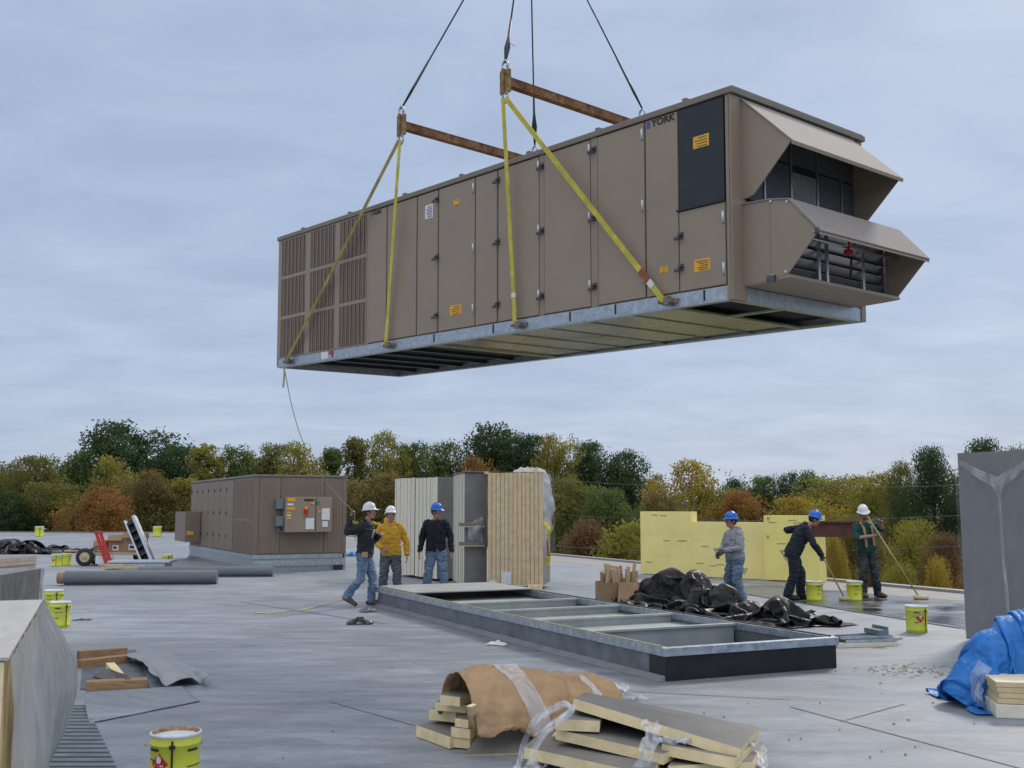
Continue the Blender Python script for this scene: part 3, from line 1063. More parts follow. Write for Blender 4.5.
# underside: closed pans, near-black sheets standing in for the shade inside open bays
m = MB()
xs = [0.86 + (5.12 - 0.86) * i / 6 for i in range(7)]
for a, b in zip(xs, xs[1:]):
    m.box((a + .004, -UW + .05, .035), (b - .004, -.055, .05))
    m.box((b - .03, -UW + .05, .02), (b - .004, -.055, .035))
m.obj('base_pan', M_galvpan, unit)
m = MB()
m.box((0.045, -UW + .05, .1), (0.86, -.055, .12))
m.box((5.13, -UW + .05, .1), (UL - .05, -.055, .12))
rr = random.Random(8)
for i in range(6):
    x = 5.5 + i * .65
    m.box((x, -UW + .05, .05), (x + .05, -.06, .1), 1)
m.obj('bay_dark_sheet', [M_dark, M_blackpanel], unit)
m = MB()
m.box((.045, -.10, .0), (.86, -.055, .02)); m.box((.045, -UW + .05, 0), (.86, -UW + .12, .02))
m.box((.045, -UW + .12, .0), (.10, -.10, .02)); m.box((.80, -UW + .12, .0), (.86, -.10, .02))
m.box((.10, -1.02, .0), (.80, -.96, .02))
m.obj('bay_lip', M_lipyel, unit)
m = MB()
m.box((5.12, -UW + .05, 0), (5.17, -.055, .02))
m.obj('bay_lip', M_lipyel, unit)

# condenser grilles, three by three
gx = [(9.215, 8.44), (8.29, 7.55), (7.41, 6.68)]
gz = [(1.515, 2.105), (0.845, 1.46), (0.17, 0.79)]
m = MB()
m.box((6.66, -.018, .15), (9.30, .0, 2.13), 0)
for (xa, xb) in ((9.215, 9.30), (8.29, 8.44), (7.41, 7.55), (6.66, 6.68)):
    m.box((min(xa, xb), .0, .152), (max(xa, xb), .012, 2.128))
for (za, zb_) in ((.152, .17), (.79, .845), (1.46, 1.515), (2.105, 2.128)):
    for (xa, xb) in gx:
        m.box((xb + .001, .0, za), (xa - .001, .011, zb_))
m.obj('coil_section', M_brown2, unit)
for (xa, xb) in gx:
    for (za, zb_) in gz:
        m = MB()
        m.box((xb, .0005, za), (xa, .002, zb_), 1)
        nb = 13
        for i in range(nb):
            x = xb + (xa - xb) * (i + .5) / nb
            wdt = (xa - xb) / nb * (0.36 if i % 2 else 0.2)
            m.box((x - wdt, .002, za + .004), (x + wdt, .014 if i % 2 else .009, zb_ - .004), 0)
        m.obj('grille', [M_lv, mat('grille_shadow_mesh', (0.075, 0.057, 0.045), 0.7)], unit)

# doors and panels along the front
pan = [('panel', 6.595, 6.155), ('panel', 6.125, 5.415), ('door', 5.385, 4.925), ('door', 4.895, 4.125), ('door', 4.10, 3.675),
       ('door', 3.645, 2.885), ('door', 2.785, 2.005), ('door', 1.875, 1.165), ('panel', 1.14, .69)]
PAN = []
for (nm, xa, xb) in pan:
    m = MB()
    m.box((xb, -.015, .165), (xa, .012, 2.12), bev=.004)
    PAN.append(m.obj(nm, M_brown2, unit))
m = MB()
m.box((.075, -.015, .165), (.675, .012, 1.015), bev=.004)
low_door = m.obj('door', M_brown2, unit)
m = MB()
m.box((.075, -.015, 1.045), (.665, .014, 2.12), bev=.004)
m.box((.07, .0, 1.022), (.70, .03, 1.042), 1)
bp_ = m.obj('vent_panel', [M_blackpanel, M_rubber], unit)
bp_['label'] = 'black panel at the corner'
for z in (1.99, 1.19, .39):
    latch(PAN[2], 4.925, z); hinge(PAN[3], 4.15, z)
    latch(PAN[4], 3.64, z)
    latch(PAN[5], 2.82, z, .007); hinge(PAN[5], 2.885, z + .02)
    latch(PAN[6], 1.935, z, .007); hinge(PAN[6], 2.012, z + .02)
    hinge(PAN[7], 1.19, z)
for z in (.76, .42):
    latch(low_door, .65, z)
for z in (.86, .33):
    hinge(low_door, .095, z)
sticker(unit, 'warning_label', .26, .47, 1.65, 1.78, M_orange, 4, .0145)
sticker(low_door, 'warning_label', .27, .48, .34, .47, M_orange, 5)
sticker(PAN[8], 'warning_label', .84, .95, .395, .465, M_orange, 3)
sticker(PAN[3], 'warning_label', 4.39, 4.64, .35, .48, M_orange, 4)
sticker(PAN[3], 'warning_label', 4.45, 4.57, 1.825, 1.905, M_orange, 2)
sticker(PAN[2], 'white_label', 5.03, 5.21, 1.76, 1.95, M_white, 6)
q = sticker(unit, 'rail_label', 7.72, 7.92, .03, .14, M_white, 0, .0045)
sticker(unit, 'rail_label', 7.56, 7.70, .085, .14, M_red, 0, .0045)
# maker's lettering
def letters(parent, txt, x, z, size, with_mark=True):
    vs, fs = text_mesh(txt, size, .002, True)
    q = MB()
    # text x runs towards -x of the unit when seen from outside (+y)
    q.add([Vector((x - v.x * 1.15, .0145 + v.z, z + v.y)) for v in vs], fs, 0)
    if with_mark:
        s = size * .5
        x0 = x + size * 2.0
        for k in range(4):
            q.box((x0 - s * .45, .0125, z - s * .72 + k * s * .38), (x0 + s * .5, .0155, z - s * .5 + k * s * .38), 1)
    return q.obj('lettering', [M_ink, M_blue], parent)
letters(PAN[8], 'YORK', .885, 2.07, .105)
letters(PAN[0], 'YORK', 6.40, 2.075, .075)

# air hoods on the end
ya, yb = -.17, -2.26
def hood_prof(pts, y):
    return [Vector((x, y, z)) for x, z in pts]
m = MB()
up_side = [(-.012, 2.11), (-.61, 1.53), (-.15, 1.075), (-.012, 1.05)]
m.prism(hood_prof(up_side, ya), (0, -.012, 0))
m.prism(hood_prof(up_side, yb + .012), (0, -.012, 0))
m.prism([(-.012, ya + .012, 2.125), (-.64, ya + .012, 1.525), (-.632, ya + .012, 1.512), (-.012, ya + .012, 2.108)], (0, yb - ya - .024, 0), 1)
m.prism([(-.64, ya + .012, 1.525), (-.632, ya + .012, 1.49), (-.622, ya + .012, 1.49), (-.622, ya + .012, 1.522)], (0, yb - ya - .024, 0), 0)
m.obj('intake_hood', [M_brown2, mat('hood_top_skylit', (0.25, 0.222, 0.205), 0.8, var=.05, scale=2)], unit)  # hood tops greyer than the sides: sky light put into their colour
m = MB()
m.box((-.02, yb, 1.06), (-.011, ya - .012, 2.10), 0)
for i, y in enumerate((-.52, -1.0, -1.5, -1.98)):
    m.box((-.045, y - .012, 1.07), (-.0205, y + .012, 2.08), 1)
for i, (y0, y1) in enumerate(((-.19, -.50), (-.54, -.98), (-1.02, -1.48), (-1.52, -1.96), (-2.0, -2.24))):
    m.box((-.032, y1, 1.07), (-.0205, y0, 1.56 if i != 2 else 1.5), 2 if i != 2 else 3)
    m.box((-.034, y1, 1.585), (-.0205, y0, 2.06), 2)
m.obj('filter_bank', [M_dark, M_steel, mat('filter_mesh', (0.10, 0.105, 0.11), 0.6, 0.3, var=.3, scale=30), mat('filter_new', (0.22, 0.215, 0.205), 0.8, var=.2, scale=20)], unit)

m = MB()
lo_side = [(-.012, 1.0), (-.33, .985), (-.56, .945), (-.89, .575), (-.54, .205), (-.33, .175), (-.012, .165)]
for y in (ya, yb + .012):
    m.prism(hood_prof(lo_side, y), (0, -.012, 0))
m.box((-.345, ya, .16), (-.325, ya + .006, .995))
top = [(-.012, 1.012), (-.335, .997), (-.57, .958), (-.92, .578), (-.91, .565), (-.562, .944), (-.33, .984), (-.012, .998)]
m.prism([(x, ya + .012, z) for x, z in top], (0, yb - ya - .024, 0), 1)
m.prism([(-.90, ya + .012, .578), (-.915, ya + .012, .54), (-.905, ya + .012, .54), (-.905, ya + .012, .57)], (0, yb - ya - .024, 0), 0)
m.prism([(x, ya + .001, z) for x, z in [(-.012, .162), (-.33, .172), (-.555, .203), (-.56, .17), (-.33, .158), (-.012, .15)]], (0, yb - ya - .002, 0), 0)
for (x, z) in ((-.36, .965), (-.55, .925), (-.86, .58), (-.52, .23), (-.36, .21)):
    m.tube([(x, ya, z), (x, ya + .012, z)], .014, 2, n=8)
m.box((-.40, ya, .14), (-.31, ya + .03, .21), 3)
m.box((-.91, ya, .55), (-.86, ya + .02, .60), 3)
m.obj('relief_hood', [M_brown2, MATS['hood_top_skylit'], M_hinge, M_chrome], unit)
m = MB()
m.box((-.30, yb + .03, .18), (-.29, ya - .03, .96), 1)
for k in range(6):
    z = .25 + k * .115
    m.prism([(-.34, ya - .04, z), (-.40, ya - .04, z + .075), (-.394, ya - .04, z + .082), (-.332, ya - .04, z + .008)], (0, yb - ya + .08, 0), 0)
for y in (-.2, -.9, -1.05, -1.75, -2.22):
    m.box((-.43, y - .02, .19), (-.405, y + .02, .93), 0)
m.tube([(-.55, ya - .02, .62), (-.55, yb + .02, .62)], .018, 0, n=8)
m.tube([(-.62, ya - .02, .70), (-.62, yb + .02, .70)], .014, 0, n=8)
m.obj('damper', [M_steel, M_dark], unit)
m = MB()
m.box((-.60, -1.27, .54), (-.53, -1.19, .59), 0, bev=.008)
m.tube([(-.57, -1.23, .59), (-.58, -1.23, .74)], .012, 0, n=8)
m.tube([(-.58, -1.26, .52), (-.55, -1.3, .40), (-.5, -1.36, .33)], .012, 1, n=8)
m.obj('actuator', [M_red, M_ink], unit)

# ---------------------------------------------------------------- lifting gear
def uw(x, y, z):
    return U_MAT @ Vector((x, y, z))


def spreader(name, label, x, z):
    root = thing(name, label, 'spreader bar', uw(x, .15, z), (0, 0, U_ROT.z), 'rusty spreader bars')
    # local y runs along the bar (unit's -y is away)
    Lb = 2.5
    m = MB()
    m.box((-.05, -Lb, .045), (.05, 0, .057)); m.box((-.05, -Lb, -.057), (.05, 0, -.045)); m.box((-.012, -Lb, -.045), (.012, 0, .045))
    for s in (-1, 1):
        m.box((s * .046, -Lb, -.045), (s * .038, 0, .045))
    m.obj('beam', M_rust, root)
    for y in (-Lb - .05, 0.0):
        m = MB()
        m.box((-.085, y, -.15), (.085, y + .05, .15), bev=.01)
        m.box((-.02, y + .05, -.16), (.02, y + .08, .16), bev=.006)
        m.obj('end_plate', M_plate, root)
        for s in (-1, 1):
            m = MB()
            arc = [(math.sin(a) * .05 * 1.0, y + .03, s * (.13 + .11 * (1 - abs(a) / 2.4 * .35)) - s * .0 + s * .04 * math.cos(a)) for a in [(-2.4 + 4.8 * i / 10) for i in range(11)]]
            m.tube(arc, .015, n=8)
            m.tube([(-.065, y + .03, s * .15), (.075, y + .03, s * .15)], .016, n=8)
            m.obj('shackle', M_galv, root)
    return root


B1X, B2X, BZ = 5.57, 3.32, 3.15
spreader('spreader_bar', 'rusty spreader bar on the left, nearer the louvred end of the hanging unit', B1X, BZ)
spreader('spreader_bar', 'rusty spreader bar on the right, nearer the hooded end of the hanging unit', B2X, BZ)
hook = uw(4.40, -1.2, 6.71)


def sling(x, z0, bx, label, drab=False, side=1):
    a = uw(bx, .20, BZ - .22)
    b = uw(x + .03, .075, z0)
    ax = (U_ROT.to_matrix() @ Vector((1, 0, 0)))
    m = MB()
    n = 14
    pts = []
    for i in range(n + 1):
        t = i / n
        p = a.lerp(b, t)
        pts.append(p)
    m.ribbon(pts, ax, .064, .008, 0)
    m.ribbon([pts[-2] + (pts[-1] - pts[-2]) * .2 + U_ROT.to_matrix() @ Vector((0, .006, 0)), pts[-1] + U_ROT.to_matrix() @ Vector((0, .006, 0))], ax, .066, .006, 0)
    if x < 1:
        p, q = pts[-1].lerp(pts[0], .13), pts[-1].lerp(pts[0], .085)
        m.ribbon([p, q], ax, .074, .016, 1)
        p, q = pts[-1].lerp(pts[0], .083), pts[-1].lerp(pts[0], .06)
        m.ribbon([p, q], ax, .070, .014, 2)
    if 3 < x < 4:
        p, q = pts[-1].lerp(pts[0], .135), pts[-1].lerp(pts[0], .115)
        m.ribbon([p, q], ax, .070, .014, 2)
    o = m.obj('lifting_sling', [M_sling2 if drab else M_sling, mat('sling_sleeve', (0.30, 0.09, 0.04), .8), M_white], loc=a)
    return tag(o, label, 'sling', 'yellow lifting slings')


sling(8.87, .07, B1X + .03, 'darker olive sling slanting down to the louvred end of the hanging unit', True)
sling(6.02, .09, B1X, 'narrow sling hanging nearly straight down from the left spreader bar')
sling(3.22, .09, B2X + .02, 'bright yellow sling hanging straight down from the right spreader bar')
sling(.82, .08, B2X - .03, 'bright yellow sling slanting down to the hooded end, with a red sleeve')


def rope(x, y, label):
    a = uw(x, y, BZ + .24)
    m = MB()
    d = (hook - a).normalized()
    m.tube([a + d * .02, hook], .0115, n=7)
    m.tube([a, a + d * .25, a + d * .8], [.011, .02, .016], n=7)
    s = d.cross(Vector((0, 0, 1))).normalized() * .03
    m.tube([a, a + d * .28 + s, a + d * .55], .0115, n=7)
    m.tube([a, a + d * .28 - s, a + d * .55], .0115, n=7)
    return tag(m.obj('wire_rope', M_wire, loc=a), label, 'wire rope', 'crane wire ropes')


rope(B1X, .18, 'wire rope rising from the near end of the left spreader bar')
r_ = rope(B2X, .18, 'wire rope rising from the near end of the right spreader bar, with a red tag')
rope(B1X, -2.37, 'wire rope rising behind the hanging unit from the far end of the left bar')
rope(B2X, -2.37, 'wire rope rising behind the hanging unit from the far end of the right bar')
m = MB()
p = uw(B2X, .18, BZ + .24).lerp(hook, .1)
m.ribbon([p, p + Vector((.03, -.01, -.01)), p + Vector((.09, -.01, -.05))], (0, 1, .3), .03, .004)
m.obj('ribbon_tag', mat('red_ribbon', (.6, .1, .06), .7), r_, None).matrix_parent_inverse = Matrix.Translation(-r_.location)
# hook block just above the picture
m = MB()
m.tube([hook + Vector((0, 0, -.12)), hook + Vector((.09, 0, .0)), hook + Vector((.07, 0, .16)), hook + Vector((0, 0, .24)),
        hook + Vector((0, 0, .6))], [.03, .045, .045, .05, .05], n=10)
m.tube([hook + Vector((0, 0, -.12)), hook + Vector((-.10, 0, -.02)), hook + Vector((-.11, 0, .06))], [.03, .035, .015], n=10)
m.box(hook + Vector((-.2, -.1, .6)), hook + Vector((.2, .1, 1.2)), bev=.03)
m.tube([hook + Vector((-.08, 0, 1.2)), hook + Vector((-.08, 0, 14))], .012, n=6)
m.tube([hook + Vector((.08, 0, 1.2)), hook + Vector((.08, 0, 14))], .012, n=6)
tag(m.obj('crane_hook', M_orange, loc=hook), 'crane hook block that holds the four wire ropes', 'crane hook')

# ---------------------------------------------------------------- the unit already set on its curb
IA = Vector((-7.14, 30.0, 0))
IR = R(27)
inst = thing('installed_unit', 'brown rooftop unit already set down, with a control panel on its end', 'rooftop unit', IA, (0, 0, IR))
IW, IL, Z0, Z1 = 2.66, 9.3, .46, 2.68
M_bri = mat('brown_installed', (0.215, 0.158, 0.114), 0.55, var=.08, scale=2)
M_bri2 = mat('brown_installed_rib', (0.228, 0.169, 0.123), 0.55, var=.08, scale=2)
m = MB()
m.box((.02, .02, Z0), (IW - .02, IL, Z1 - .06))
for (x, y) in ((0, 0), (IW - .12, 0), (0, IL - .12)):
    m.box((x, y, Z0), (x + .12, y + .12, Z1 - .06), bev=.006)
m.obj('cabinet', M_bri, inst)
m = MB(); m.box((-.03, -.03, Z1 - .058), (IW + .03, IL + .03, Z1), bev=.008); m.obj('roof', M_browncap, inst)
for i, (a, b) in enumerate(((.13, .72), (.74, 1.98), (2.0, 2.53))):
    m = MB()
    m.box((a, -.004, Z0 + .03), (b, .02, Z1 - .08), bev=.004)
    for k in range(int((b - a) / .085)):
        x = a + .03 + k * .085
        m.box((x, -.014, Z0 + .06), (x + .03, -.004, Z1 - .12))
    m.obj('panel', M_bri2, inst)
ys = [.14, 2.55, 2.62, 3.6, 4.5, 5.4, 6.3, 7.3, 8.2, 9.15]
for a, b in zip(ys, ys[1:]):
    if b - a < .1:
        continue
    m = MB()
    m.box((-.004, a + .012, Z0 + .03), (.02, b - .012, Z1 - .08), bev=.004)
    if b < 2.6:
        for k in range(16):
            y = a + .08 + k * (b - a - .1) / 16
            m.box((-.014, y, Z0 + .06), (-.004, y + .06, Z0 + .92))
            m.box((-.014, y, Z0 + 1.0), (-.004, y + .06, Z1 - .14))
        m.obj('coil_grille', M_lv, inst)
    else:
        for zz_ in (.4, 1.1, 1.8):
            m.box((-.03, b - .08, Z0 + zz_), (-.004, b - .05, Z0 + zz_ + .09), 1)
        m.obj('panel', [M_bri2, M_chrome], inst)
m = MB()
for s in (0, 1):
    m.box((.04 if s else -.02, -.03 - .04 * s, Z0 - .12 - .2 * s), (IW - .1 + .06 * s, .03, Z0 - .005 - .2 * s), bev=.006)
m.box((-.02, .03, Z0 - .12), (.03, IL, Z0 - .005))
m.box((IW - .03, .03, Z0 - .12), (IW + .02, IL, Z0 - .005))
m.obj('base_rail', M_galv, inst)
cp = MB()
X0, X1, ZC0, ZC1 = .78, 2.12, 1.08, 2.06
cp.box((X0, -.34, ZC0), (X1, -.02, ZC1), bev=.012)
cp.box((X0 + .86, -.352, ZC0 + .02), (X0 + .875, -.34, ZC1 - .02), 1)
cpo = cp.obj('control_panel', [M_brown2, M_dark], inst)
def fsticker(x0, x1, z0, z1, mm, name='warning_label'):
    q = MB(); q.box((x0, -.358, z0), (x1, -.341, z1)); q.obj(name, mm, cpo)
for (x0, x1, z0, z1) in ((.83, 1.05, 1.93, 2.03), (.83, 1.05, 1.69, 1.78), (.83, .95, 1.60, 1.65), (.83, .95, 1.44, 1.49), (1.50, 1.60, 1.86, 1.91), (1.72, 1.78, 1.62, 1.69)):
    fsticker(x0, x1, z0, z1, M_orange)
for (x0, x1, z0, z1) in ((.83, 1.0, 1.82, 1.88), (1.36, 1.60, 1.16, 1.47), (1.82, 2.05, 1.42, 1.74), (1.84, 2.0, 1.22, 1.38), (.83, .93, 1.52, 1.57)):
    fsticker(x0, x1, z0, z1, M_white, 'white_label')
fsticker(1.66, 1.76, 1.85, 1.93, mat('green_sticker', (.02, .25, .19), .5), 'green_label')
q = MB()
q.box((1.30, -.37, 1.62), (1.42, -.341, 1.74), 0); q.box((1.34, -.41, 1.50), (1.38, -.371, 1.70), 0); q.box((1.32, -.372, 1.72), (1.40, -.342, 1.80), 1)
q.obj('switch_handle', [M_red, M_orange], cpo)
q = MB(); q.box((1.30, -.352, 1.95), (1.58, -.341, 2.0)); q.obj('name_plate', M_ink, cpo)
for z in (1.72, 1.24):
    q = MB()
    q.box((.56, -.22, z), (.77, -.012, z + .28), bev=.01)
    q.box((.575, -.235, z + .02), (.755, -.22, z + .2))
    q.obj('switch_box', M_grey, inst)
q = MB()
q.tube([(.66, -.1, 1.25), (.66, -.1, 1.12), (.74, -.1, 1.09), (.80, -.1, 1.09)], .03, n=8)
q.obj('conduit', M_grey, inst)
q = MB()
q.box((-.52, 7.4, .62), (-.02, 9.3, 1.62), bev=.01)
q.obj('relief_hood', M_bri2, inst)
q = MB(); q.box((-.46, 7.38, .85), (-.24, 7.399, .98)); q.obj('warning_label', M_orange, inst)
# its curb
m = MB()
for (a, b, c_, d) in ((0, 0, IW, .06), (0, IL - .06, IW, IL), (0, .06, .06, IL - .06), (IW - .06, .06, IW, IL - .06)):
    m.box((a, b, 0), (c_, d, Z0 - .125))
m.prism([(-.0, -.0, .0), (-.10, .0, .0), (.0, .0, .10)], (0, IL, 0), 1)
m.box((IW - .36, -.12, 0), (IW - .12, -.002, .13), 2)
oc = m.obj('roof_curb', [M_galv, M_mem, M_rubber])
oc.location = IA
oc.rotation_euler = (0, 0, IR)
tag(oc, 'low galvanised curb under the installed brown unit', 'roof curb')

# ---------------------------------------------------------------- the empty roof curb in the middle
KA = Vector((1.56, 11.18, 0))
KR = R(25.2)
KW, KL, KH = 2.22, 9.3, .335
curb = thing('roof_curb', 'long empty roof curb with a metal rim and a black near end, waiting for its unit', 'roof curb', KA, (0, 0, KR))
M_curbside = mat('curb_sheet', (0.20, 0.212, 0.225), 0.42, 0.45, var=.28, scale=4, stretch=(4, 1, 1), rvar=.12)
M_curbblk = mat('black_membrane', (0.014, 0.014, 0.015), 0.32, var=.35, scale=3, bump=.15, bscale=12)
M_int = mat('curb_interior', (0.46, 0.475, 0.44), 0.45, 0.25, var=.15, scale=2)
m = MB()
m.box((0, .30, 0), (.04, KL, KH - .07)); m.box((KW - .04, .3, 0), (KW, KL, KH - .07)); m.box((.04, KL - .04, 0), (KW - .04, KL, KH - .07))
m.obj('side_sheet', M_curbside, curb)
m = MB()
m.box((-.006, -.006, 0), (KW + .006, .034, KH - .072)); m.box((-.006, .034, 0), (.034, .30, KH - .072)); m.box((KW - .034, .034, 0), (KW + .006, .30, KH - .072))
m.obj('membrane_wrap', M_curbblk, curb)
m = MB()
for (a, b, c_, d) in ((-.03, -.03, KW + .03, .06), (-.03, KL - .06, KW + .03, KL + .03), (-.03, .06, .06, KL - .06), (KW - .06, .06, KW + .03, KL - .06)):
    m.box((a, b, KH - .085), (c_, d, KH), bev=.004)
rr = random.Random(2)
for k in range(26):
    y = .2 + k * .34
    m.box((-.036, y, KH - .05), (-.03, y + .02, KH - .03), 1)
for k in range(6):
    x = .2 + k * .34
    m.box((x, .06, KH - .05), (x + .02, .066, KH - .03), 1)
m.obj('rim', [M_galv, M_hinge], curb)
m = MB()
m.box((-.02, .06, KH + .0005), (.012, KL, KH + .014)); m.obj('gasket', mat('gasket_strip', (.33, .32, .20), .7), curb)
m = MB()
m.box((KW - .03, .06, KH + .0005), (KW + .005, KL, KH + .012)); m.obj('gasket', M_rubber, curb)
for y in (1.75, 3.15, 4.55, 5.85):
    m = MB()
    m.box((.06, y, .03), (KW - .06, y + .035, KH - .01), bev=.004)
    m.box((.06, y - .05, KH - .035), (KW - .06, y, KH - .01))
    m.obj('cross_member', M_int, curb)
m = MB()
m.box((.04, 1.79, .19), (KW - .04, KL - .04, .21)); m.obj('floor_sheet', M_int, curb)
m = MB()
m.box((.04, .035, .012), (KW - .04, 1.75, .028)); m.obj('floor_membrane', M_curbblk, curb)
m = MB()
m.box((.02, 7.5, KH + .015), (KW - .02, KL - .05, KH + .035), bev=.004)
m.obj('cover_sheet', mat('pale_cover', (.38, .38, .365), .5, var=.1, scale=2), curb)
m = MB()
m.prism([(-.006, 0, 0), (-.09, 0, 0.003), (-.006, 0, .055)], (0, KL, 0))
m.obj('cant_strip', mat('cant_membrane', (.215, .228, .245), .5, var=.15, scale=3), curb)

# ---------------------------------------------------------------- bundles of insulation board
def rect_frame(p0, p1):
    """axes of a vertical box: first axis p0->p1 on the ground, second pointing away from the camera"""
    a = (p1 - p0); a.z = 0
    L = a.length
    a = a / L
    b = Vector((-a.y, a.x, 0))
    if b.dot((p0 + p1) / 2) < 0:
        b = -b
    return a, b, L


def bundle(name, label, p0, p1, depth, z0, z1, edges_on, n, m_edge, group=None, m_face=None, standing=True, jit=.012, seed=1):
    """boards packed together; edges_on='long' puts their edges along p0-p1"""
    a, b, L = rect_frame(Vector(p0), Vector(p1))
    o = thing(name, label, 'insulation', (p0[0], p0[1], 0), (0, 0, math.atan2(a.y, a.x)), group)
    sgn = 1 if Vector((-a.y, a.x, 0)).dot(b) > 0 else -1
    rr = random.Random(seed)
    if m_face is None:
        m_face = M_facer
    m = MB()
    def board(x0, x1, y0, y1, za, zb, face_axis):
        lo = Vector((x0, y0, za)); hi = Vector((x1, y1, zb))
        vs = [(lo.x, lo.y, lo.z), (hi.x, lo.y, lo.z), (hi.x, hi.y, lo.z), (lo.x, hi.y, lo.z), (lo.x, lo.y, hi.z), (hi.x, lo.y, hi.z), (hi.x, hi.y, hi.z), (lo.x, hi.y, hi.z)]
        fs = [(0, 3, 2, 1), (4, 5, 6, 7), (0, 1, 5, 4), (1, 2, 6, 5), (2, 3, 7, 6), (3, 0, 4, 7)]
        ax = [2, 2, 1, 0, 1, 0]
        for q, x in zip(fs, ax):
            m.add(vs, [q], 1 if x == face_axis else 0)
    if edges_on == 'long':
        t = L / n
        for i in range(n):
            j = rr.uniform(0, jit)
            board(i * t + .002, (i + 1) * t - rr.uniform(.003, .009), j * sgn, (depth - rr.uniform(0, jit)) * sgn, z0, z1 - rr.uniform(0, jit), 0)
    elif edges_on == 'short':
        t = depth / n
        for i in range(n):
            j = rr.uniform(0, jit)
            y0, y1 = i * t + .002, (i + 1) * t - rr.uniform(.003, .008)
            board(j, L - rr.uniform(0, jit), min(y0 * sgn, y1 * sgn), max(y0 * sgn, y1 * sgn), z0, z1 - rr.uniform(0, jit), 1)
    else:
        t = (z1 - z0) / n
        for i in range(n):
            j = rr.uniform(-jit, jit)
            j2 = rr.uniform(-jit, jit)
            y0, y1 = j2, depth * sgn + j2
            board(j, L + j, min(y0, y1), max(y0, y1), z0 + i * t + .001, z0 + (i + 1) * t - .003, 2)
    m.obj('boards', [m_edge, m_face], o)
    return o, L, sgn


BG = 'insulation bundles standing on end'
bundle('board_bundle', 'cream edged board bundle standing on end, farthest left of the tall bundles', (-3.09, 28.5, 0), (-2.47, 27.35, 0), 1.22, .08, 2.52, 'long', 11, M_edge_c, BG, seed=3)
bundle('board_bundle', 'cream edged board bundle standing on end behind the man in the navy sweater', (-2.44, 27.3, 0), (-1.80, 26.1, 0), 1.22, .06, 2.50, 'long', 12, M_edge_c, BG, seed=4)
o, L, s = bundle('board_bundle', 'standing bundle with a plain grey face and cream sides beside the tan striped bundle', (-1.06, 23.95, 0), (-.545, 24.05, 0), 1.75, .06, 2.53, 'short', 22, M_edge_c, BG, seed=5)
# two pads left sticking out of its face
for z in (1.36, .94):
    q = MB()
    q.box((-.12, -.02 * s, z), (.44, -.12 * s, z + .07), 0, bev=.008); q.box((-.10, -.03 * s, z - .03), (.45, -.11 * s, z - .002), 1)
    q.obj('edge_pad', [M_facer, M_edge_t], o)
q = MB()
q.sheet(lambda u, v: (.08 + .34 * u + .04 * fbm((u * 4, v * 4, 3), 2), -(.03 + .12 * math.sin(PI * u) * math.sin(PI * v) + .03 * abs(fbm((u * 6, v * 5, 1), 3))) * s, 1.02 + .55 * v * (.7 + .3 * u)), 16, 20)
q.obj('loose_film', film_mat('stretch_film_wad', .35, spread=.25), o)
q = MB()
q.box((-.02, 1.8 * s, 2.534), (.54, -.04 * s, 2.56), bev=.006); q.box((.44, -.06 * s, 2.50), (.54, -.04 * s, 2.56), 1); q.obj('cover_board', [M_facer, M_edge_t], o)
o, L, s = bundle('board_bundle', 'tan striped board bundle standing on end, rightmost of the tall bundles', (-.53, 23.62, 0), (.67, 23.42, 0), 1.22, .10, 2.52, 'long', 13, M_edge_t, BG, seed=6)
q = MB(); q.box((.30, -.012 * s, .12), (.52, -.004 * s, .38)); q.box((.05, -.012 * s, .08), (.2, -.004 * s, .2)); q.obj('paper_label', M_white, o)
q = MB(); q.box((.9, -.03 * s, .0), (1.2, -.1 * s, .12), bev=.01); q.obj('pallet_block', M_edge_y, o)
# film round the bundle
def film_fn(u, v):
    # from the front face round the right side
    x = -.02 + 1.26 * min(1, u / .6)
    y = -.025
    if u > .6:
        t = (u - .6) / .4
        x = 1.24 + .10 * math.sin(t * 3) + .09 * abs(fbm((v * 4, t * 3, 1), 3))
        y = -.025 + t * 1.2
    z = .05 + v * 2.5
    n = .03 * fbm((x * 3, z * 2, 4), 3)
    return (x, (y + n - .01) * 1, z)
q = MB()
q.sheet(lambda u, v: (film_fn(u, v)[0], film_fn(u, v)[1] * s, film_fn(u, v)[2]), 24, 20)
q.obj('film', film_mat('stretch_film_thin', .05, spread=.05, bmp=.1), o)
q = MB()
def bulge(u, v):
    a = v * PI * 1.0
    r_ = (.16 + .09 * fbm((u * 5, v * 3, 8), 3)) * math.sin(PI * min(1, u * 1.02)) ** .5
    return (1.22 + r_ * math.sin(a) * 1.1, (-.02 + .35 * (1 - math.cos(a)) / 2) * s, .9 + u * 1.68)
q.sheet(bulge, 26, 10)
def topfilm(u, v):
    return (.55 + u * .7, (.05 + .3 * v) * s, 2.53 + .16 * math.sin(PI * v) * (.4 + abs(fbm((u * 4, v * 2, 5), 3)) * 1.4) * math.sin(PI * min(1, .15 + u * .8)))
q.sheet(topfilm, 16, 8)
q.obj('loose_film', M_filmthick, o)

